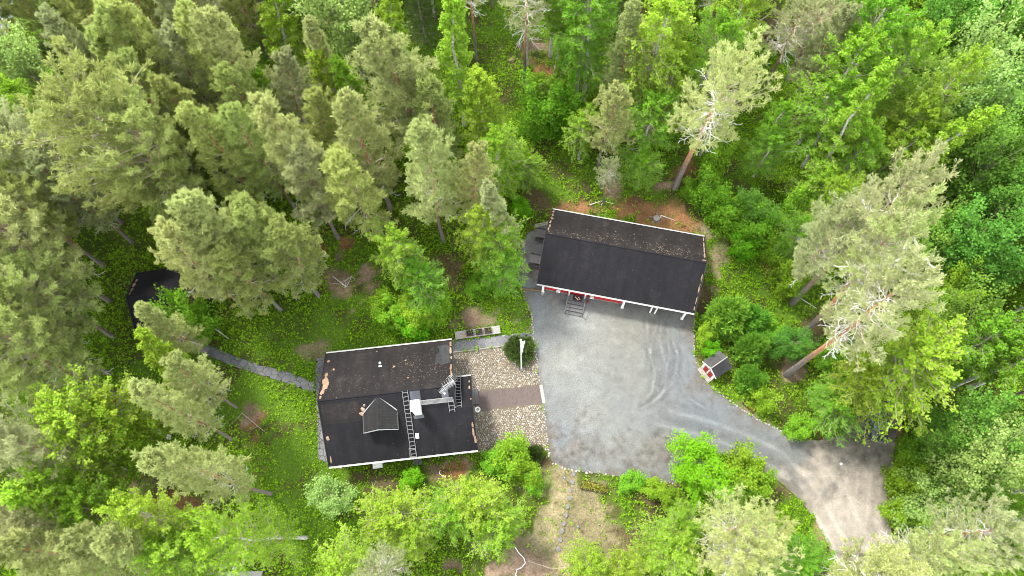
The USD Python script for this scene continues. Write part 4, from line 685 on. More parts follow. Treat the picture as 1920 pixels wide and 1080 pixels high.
def on(P, t): n = len(P)-1; q = np.clip(np.asarray(t)*n, 0, n-1e-6); i = q.astype(int); f = (q-i)[:, None]; return P[i]*(1-f)+P[i+1]*f
def limbs(base, az, el, L, bow, r, n=5):
    """Curved main branches."""
    s = np.linspace(0, 1, n)[None, :, None]; h = np.stack([np.cos(az), np.sin(az), np.zeros_like(az)], 1)[:, None]
    z_ = (np.tan(el)[:, None]*s[..., 0] + bow[:, None]*s[..., 0]**2)
    P = base[:, None]+h*s*L[:, None, None]; P[..., 2] += z_*L[:, None]; P[:, 1:] += r.normal(0, .03, (len(az), n-1, 3))*L[:, None, None]; return P
def twigs(P, per, lo, ang, rel, r, droop=0, n=4):
    """Side shoots along the limbs P."""
    B, m, _ = P.shape; i = np.repeat(np.arange(B), per); s = np.tile(np.linspace(lo, 1, per), B)+r.uniform(-.04, .04, B*per); s = np.clip(s, lo*.8, .995)
    q = s*(m-1); j = np.minimum(q.astype(int), m-2); f = (q-j)[:, None]; b = P[i, j]*(1-f)+P[i, j+1]*f; d = unit(P[i, j+1]-P[i, j])
    L = np.linalg.norm(P[:, -1]-P[:, 0], axis=1)[i]; side = np.where(np.arange(B*per) % 2, 1, -1)*r.uniform(.4, 1.2, B*per)*ang; c, sn = np.cos(side), np.sin(side)
    e = np.stack([d[:, 0]*c-d[:, 1]*sn, d[:, 0]*sn+d[:, 1]*c, d[:, 2]+r.uniform(-.25, .45, B*per)], 1); e = unit(e)
    ln = L*rel*(1.15-.75*s)*r.uniform(.6, 1.25, B*per); t = np.linspace(0, 1, n)[None, :, None]; Q = b[:, None]+e[:, None]*t*ln[:, None, None]; Q[..., 2] -= droop*t[..., 0]**2*ln[:, None]; return Q, i, s
def along(Q, t): m = Q.shape[1]-1; q = np.clip(t*m, 0, m-1e-6); i = q.astype(int); f = (q-i)[..., None]; k_ = np.arange(len(Q))[:, None]; return Q[k_, i]*(1-f)+Q[k_, i+1]*f

def shape_pine(seed, form):
    r = np.random.default_rng(seed); Hh = 20.
    cb, R, nb = dict(young=(.26, 2.5, 84), cone=(.36, 2.9, 80), dome=(.42, 3.3, 96), thin=(.50, 2.9, 46), ragged=(.54, 3.2, 64))[form]
    P, Rr = stem(Hh, .38 if form == 'ragged' else .22, .02, r, .25 if form != 'ragged' else .12); parts = {'trunk': (tubes(P[None], Rr[None], 8), 'pine_bark')}
    tau = np.sort(np.clip((np.arange(nb)+r.uniform(0, 1, nb))/nb, 0, .985)); t = cb+(1-cb)*tau; az = np.arange(nb)*2.399+r.uniform(-.5, .5, nb)
    lob = 1+.22*np.sin(az*2+r.uniform(0, 6))+.12*np.sin(az*3+tau*7)
    if form in ('young', 'cone'): prof = (1-tau)**(.62 if form == 'cone' else .8)*np.minimum(1, .45+tau*3.5); el = -.05+.85*tau; bow = .15+.35*tau
    else: prof = np.sqrt(np.maximum(1-np.abs(tau*1.08-.28)**2.3, .02))*np.minimum(1, .55+tau*2.2)*(.45+.55*np.minimum(1, (1-tau)*3.5)); el = .0+1.0*tau**1.6; bow = .12+.3*tau
    L = R*prof*lob*r.uniform(.72, 1.18, nb)+.18; B = limbs(on(P, t), az, el, L, bow, r)
    Q, bi, s = twigs(B, 7, .32, .95, .44, r, -.06); tw = np.concatenate([tubes(B, np.linspace(1, .25, 5)[None]*(.018+.012*L[:, None]), 3)[0]]); fB = tubes(B, np.linspace(1, .25, 5)[None]*(.018+.012*L[:, None]), 3)[1]
    VQ, fQ = tubes(Q, np.full(Q.shape[:2], .011), 3)
    parts['limbs'] = ((np.vstack([tw, VQ]), np.vstack([fB, fQ+len(tw)])), 'twig')
    thin = dict(young=1., cone=1., dome=1., thin=.62, ragged=.75)[form]
    C = along(Q, r.uniform(.25, 1.05, (len(Q), 4)).clip(0, 1)); Dd = np.repeat(unit(Q[:, -1]-Q[:, 0])[:, None], 4, 1)
    C2 = along(B, np.tile(np.linspace(.55, 1, 4), (nb, 1))); D2 = np.repeat(unit(B[:, -1]-B[:, -2])[:, None], 4, 1)
    C = np.vstack([C.reshape(-1, 3), C2.reshape(-1, 3)]); Dd = np.vstack([Dd.reshape(-1, 3), D2.reshape(-1, 3)])+[0, 0, .45]
    keep = r.random(len(C)) < thin; C, Dd = C[keep], Dd[keep]
    top = P[-1]+np.stack([r.normal(0, .06, 14), r.normal(0, .06, 14), -np.linspace(0, 1.3, 14)], 1); C = np.vstack([C, top]); Dd = np.vstack([Dd, r.normal(0, .3, (14, 3))+[0, 0, 1]])
    V = tufts(C, Dd, r.uniform(.24, .43, len(C)), 16, r, .115, .85); parts['crown'] = ((V, np.arange(len(V)).reshape(-1, 3)), None)
    nd = dict(young=8, cone=13, dome=8, thin=34, ragged=44)[form]          # bare dead branches below and among the living ones
    td = r.uniform(cb*.8, cb+.18 if form != 'ragged' else .9, nd); Bd = limbs(on(P, td), r.uniform(0, 6.3, nd), r.uniform(-.3, .35, nd), R*r.uniform(.35, .95, nd), r.uniform(-.3, .2, nd), r); Qd, _, _ = twigs(Bd, 6, .3, .9, .38, r)
    a, fa = tubes(Bd, np.linspace(1, .35, 5)[None]*np.full((nd, 1), .04 if form == 'ragged' else .034), 4); b, fb = tubes(Qd, np.full(Qd.shape[:2], .019 if form == 'ragged' else .016), 3); parts['dead_branches'] = ((np.vstack([a, b]), np.vstack([fa, fb+len(a)])), 'dead_twig')
    return parts, Hh, R
def shape_spruce(seed):
    r = np.random.default_rng(seed); Hh, R, nb = 16., 2.3, 130; P, Rr = stem(Hh, .18, .02, r, .1); parts = {'trunk': (tubes(P[None], Rr[None], 7), 'grey_bark')}
    tau = (np.arange(nb)+r.uniform(0, 1, nb))/nb; t = .06+.93*tau; az = np.arange(nb)*2.399; L = R*(1-tau)**.85*r.uniform(.8, 1.15, nb)+.12
    B = limbs(on(P, t), az, -.25+.8*tau, L, .12+.2*tau, r); Q, _, _ = twigs(B, 8, .25, .8, .36, r, .15); VB, fB = tubes(B, np.full(B.shape[:2], .018), 3); parts['limbs'] = ((VB, fB), 'twig')
    C = along(Q, np.tile([.3, .65, 1.], (len(Q), 1))).reshape(-1, 3); Dd = np.repeat(unit(Q[:, -1]-Q[:, 0]), 3, 0)+[0, 0, .2]; V = tufts(C, Dd, r.uniform(.18, .3, len(C)), 7, r, .2, .5); parts['crown'] = ((V, np.arange(len(V)).reshape(-1, 3)), None)
    return parts, Hh, R
def shape_birch(seed, form):
    r = np.random.default_rng(seed); Hh = 16.; cb, R, nb = dict(slim=(.22, 1.9, 74), broad=(.25, 2.8, 84), high=(.42, 2.3, 62))[form]
    P, Rr = stem(Hh, .22, .018, r, .3, sweep=r.uniform(-.5, .5)); parts = {'trunk': (tubes(P[None], Rr[None], 8), 'birch_bark')}
    tau = np.clip((np.arange(nb)+r.uniform(0, 1, nb))/nb, 0, .98); t = cb+(1-cb)*tau; az = np.arange(nb)*2.399+r.uniform(-.5, .5, nb)
    prof = (1-tau)**.6*np.minimum(1, .5+tau*2.4) if form != 'broad' else np.sqrt(np.maximum(1-np.abs(tau*1.25-.38)**2.2, .03))*(.4+.6*np.minimum(1, (1-tau)*3))
    L = R*prof*(1+.2*np.sin(az*2+seed))*r.uniform(.65, 1.2, nb)+.15; B = limbs(on(P, t), az, .45+.5*tau, L, -.25+.3*tau, r); Q, _, _ = twigs(B, 8, .3, .85, .42, r, .45)
    a, fa = tubes(B, np.linspace(1, .3, 5)[None]*(.014+.009*L[:, None]), 3); b, fb = tubes(Q, np.full(Q.shape[:2], .009), 3); parts['limbs'] = ((np.vstack([a, b]), np.vstack([fa, fb+len(a)])), 'twig')
    C = along(Q, r.uniform(.15, 1, (len(Q), 19))).reshape(-1, 3); C = C+r.normal(0, .11, C.shape)-np.abs(r.normal(0, .10, (len(C), 1)))*[0, 0, 1.]
    C2 = along(B, r.uniform(.55, 1, (nb, 10))).reshape(-1, 3)+r.normal(0, .10, (nb*10, 3)); Ct = P[-1]+np.stack([r.normal(0, .14, 40), r.normal(0, .14, 40), -r.uniform(0, 1.2, 40)], 1)
    C = np.vstack([C, C2, Ct]); V = leaves(C, r.uniform(.15, .27, len(C)), r, 1.0); parts['crown'] = ((V, np.arange(len(V)).reshape(-1, 4)), None)
    return parts, Hh, R
def shape_leafy(seed, form):
    r = np.random.default_rng(seed); Hh, R, nb, big = dict(tree=(10., 2.8, 60, .21), sapling=(4., 1.35, 30, .15), bush=(2.2, 1.3, 34, .16))[form]
    P, Rr = stem(Hh*.8, .13*Hh/10+.015, .015, r, .4); parts = {'trunk': (tubes(P[None], Rr[None], 7), 'grey_bark')}
    cb = dict(tree=.3, sapling=.2, bush=.05)[form]; tau = np.clip((np.arange(nb)+r.uniform(0, 1, nb))/nb, 0, .98); t = cb+(1-cb)*tau*.95; az = np.arange(nb)*2.399+r.uniform(-.6, .6, nb)
    prof = np.sqrt(np.maximum(1-np.abs(tau*1.15-.32)**2.2, .05)); L = R*prof*(1+.25*np.sin(az*2+seed))*r.uniform(.6, 1.15, nb)+.1
    B = limbs(on(P, t), az, .25+.95*tau, L, .1+.1*tau, r); Q, _, _ = twigs(B, 6, .35, .9, .45, r, .1)
    a, fa = tubes(B, np.linspace(1, .3, 5)[None]*(.008+.008*L[:, None]), 3); parts['limbs'] = ((a, fa), 'twig')
    tips = np.vstack([Q[:, -1], Q[:, -2], B[:, -1]]); m = 13; C = (tips[:, None]+r.normal(0, 1, (len(tips), m, 3))*[big, big, big*.7]*1.25).reshape(-1, 3); V = leaves(C, r.uniform(big*.8, big*1.3, len(C)), r, 1.2, ar=.75); parts['crown'] = ((V, np.arange(len(V)).reshape(-1, 4)), None)
    return parts, Hh, R
def shape_tuft_bush(seed, form):
    r = np.random.default_rng(seed)
    if form == 'cypress': Hh, R, n = 4.2, 1.7, 700
    else: Hh, R, n = 1.5, 1.45, 520
    th, ct = r.uniform(0, 6.3, n), r.uniform(-.05, 1, n)**.8; sn = np.sqrt(1-np.clip(ct, 0, 1)**2); rad = r.uniform(.55, 1.0, n)*(1+.16*np.sin(th*3+ct*5))
    Dn = np.stack([np.cos(th)*sn, np.sin(th)*sn, np.clip(ct, 0, 1)], 1); C = Dn*rad[:, None]*[R, R, Hh*.86]+[0, 0, .2]
    P, Rr = stem(Hh*.7, .07, .02, r, .2, 6, 5); parts = {'trunk': (tubes(P[None], Rr[None], 6), 'grey_bark')}
    V = tufts(C, Dn*1.2+[0, 0, .5], r.uniform(.34, .55, n)*(1 if form == 'cypress' else .72), 16, r, .16, .55); parts['crown'] = ((V, np.arange(len(V)).reshape(-1, 3)), None); return parts, Hh, R
def shape_dead(seed):
    r = np.random.default_rng(seed); Hh, R = 14., 2.2; P, Rr = stem(Hh, .14, .03, r, .3); parts = {'trunk': (tubes(P[None], Rr[None], 7), 'grey_bark')}; nb = 15
    t = np.linspace(.5, .97, nb); B = limbs(on(P, t), np.arange(nb)*2.2, r.uniform(0, .5, nb), R*r.uniform(.5, 1.1, nb), r.uniform(-.2, .3, nb), r); Q, _, _ = twigs(B, 5, .35, .9, .34, r)
    a, fa = tubes(B, np.linspace(1, .4, 5)[None]*np.full((nb, 1), .075), 5); b, fb = tubes(Q, np.linspace(1, .4, 4)[None]*np.full((len(Q), 1), .035), 4); parts['dead_branches'] = ((np.vstack([a, b]), np.vstack([fa, fb+len(a)])), 'dead_twig'); return parts, Hh, R

SHAPES = {'pine_young': [lambda s=s: shape_pine(s, 'young') for s in (11, 12, 13)], 'pine_cone': [lambda s=s: shape_pine(s, 'cone') for s in (21, 22, 23)], 'pine_dome': [lambda s=s: shape_pine(s, 'dome') for s in (31, 32, 33)],
    'pine_thin': [lambda s=s: shape_pine(s, 'thin') for s in (41, 42)], 'pine_ragged': [lambda s=s: shape_pine(s, 'ragged') for s in (46, 47)], 'spruce': [lambda s=s: shape_spruce(s) for s in (51, 52)], 'birch_slim': [lambda s=s: shape_birch(s, 'slim') for s in (61, 62, 63)], 'birch_broad': [lambda s=s: shape_birch(s, 'broad') for s in (71, 72, 73)],
    'birch_high': [lambda s=s: shape_birch(s, 'high') for s in (76, 77)], 'tree': [lambda s=s: shape_leafy(s, 'tree') for s in (81, 82, 83)], 'sapling': [lambda s=s: shape_leafy(s, 'sapling') for s in (86, 87)], 'bush': [lambda s=s: shape_leafy(s, 'bush') for s in (91, 92)], 'cypress': [lambda s=s: shape_tuft_bush(s, 'cypress') for s in (95, 96)], 'mugo': [lambda s=s: shape_tuft_bush(s, 'mugo') for s in (97,)], 'dead': [lambda s=s: shape_dead(s) for s in (99,)]}
made, built = {}, {}
def tree_class(kind, i, mat):
    key = (kind, i, mat)
    if key not in made:
        if (kind, i) not in built: built[kind, i] = SHAPES[kind][i]()
        parts, Hh, R = built[kind, i]; path = f'/World/{kind}_{i+1}_{mat}_shape'; stage.CreateClassPrim(path)
        for nm, ((V, f), m) in parts.items(): raw(f'{path}/{nm}', V, f, m or mat, kind='stuff' if nm == 'dead_branches' else None, isl=None if m else ((32, 4) if f.shape[1] == 4 else (48, 3)))
        made[key] = (path, Hh, R)
    return made[key]
count = {}
NAMES = {'pine_young': ('pine_tree', 'pine tree'), 'pine_cone': ('pine_tree', 'pine tree'), 'pine_dome': ('pine_tree', 'pine tree'), 'pine_thin': ('pine_tree', 'pine tree'), 'pine_ragged': ('pine_tree', 'pine tree'), 'spruce': ('spruce_tree', 'spruce tree'), 'birch_slim': ('birch_tree', 'birch tree'), 'birch_broad': ('birch_tree', 'birch tree'), 'birch_high': ('birch_tree', 'birch tree'),
    'tree': ('leafy_tree', 'tree'), 'sapling': ('sapling', 'sapling'), 'bush': ('bush', 'bush'), 'cypress': ('cypress_bush', 'bush'), 'mugo': ('mountain_pine_bush', 'bush'), 'dead': ('dead_pine_tree', 'dead tree')}
GROUPS = {'pine_tree': 'pines of the forest', 'birch_tree': 'birches of the forest', 'leafy_tree': 'leafy trees of the forest', 'sapling': 'saplings in the undergrowth', 'bush': 'bushes in the undergrowth', 'cypress_bush': 'rounded evergreen bushes', 'spruce_tree': 'spruces of the forest'}
TREES_AT = []
def plant(kind, mat, px, h, R, label, base=False, lean=0):
    """A tree whose tip (or foot, with base) the photograph shows at px."""
    i = count.get(kind, 0) % len(SHAPES[kind]); count[kind] = count.get(kind, 0)+1
    path, H0, Rr = tree_class(kind, i, mat); p = at(px[0], px[1], 0 if base else h)
    nm, cat = NAMES[kind]; x = UsdGeom.Xform.Define(stage, numbered('/World/'+nm)); r = np.random.default_rng(int(abs(px[0]*7+px[1]*13))+len(TREES_AT))
    x.AddTranslateOp().Set(Gf.Vec3d(float(p[0]), float(p[1]), -.05)); x.AddRotateXYZOp().Set(Gf.Vec3f(float(r.normal(0, 1.2)), float(r.normal(0, 1.2)), float(r.uniform(0, 360))))
    x.AddScaleOp().Set(Gf.Vec3f(R/Rr, R/Rr, h/H0)); x.GetPrim().GetReferences().AddInternalReference(path); x.GetPrim().SetInstanceable(True)
    tag(x.GetPrim(), label, cat, GROUPS.get(nm)); TREES_AT.append((p[0], p[1], R, h, kind))
KIND = dict(Y='pine_young', C='pine_cone', O='pine_dome', T='pine_thin', G='pine_ragged', S='spruce', B='birch_slim', W='birch_broad', K='birch_high', L='tree', P='sapling', U='bush', Z='cypress', M='mugo', D='dead')
MATS = dict(o='needles_olive', p='needles_pale', g='needles_grey', d='needles_dark', l='leaf_lime', n='leaf_green', e='leaf_deep', b='leaf_bright', s='leaf_silver', c='cypress', m='mugo')
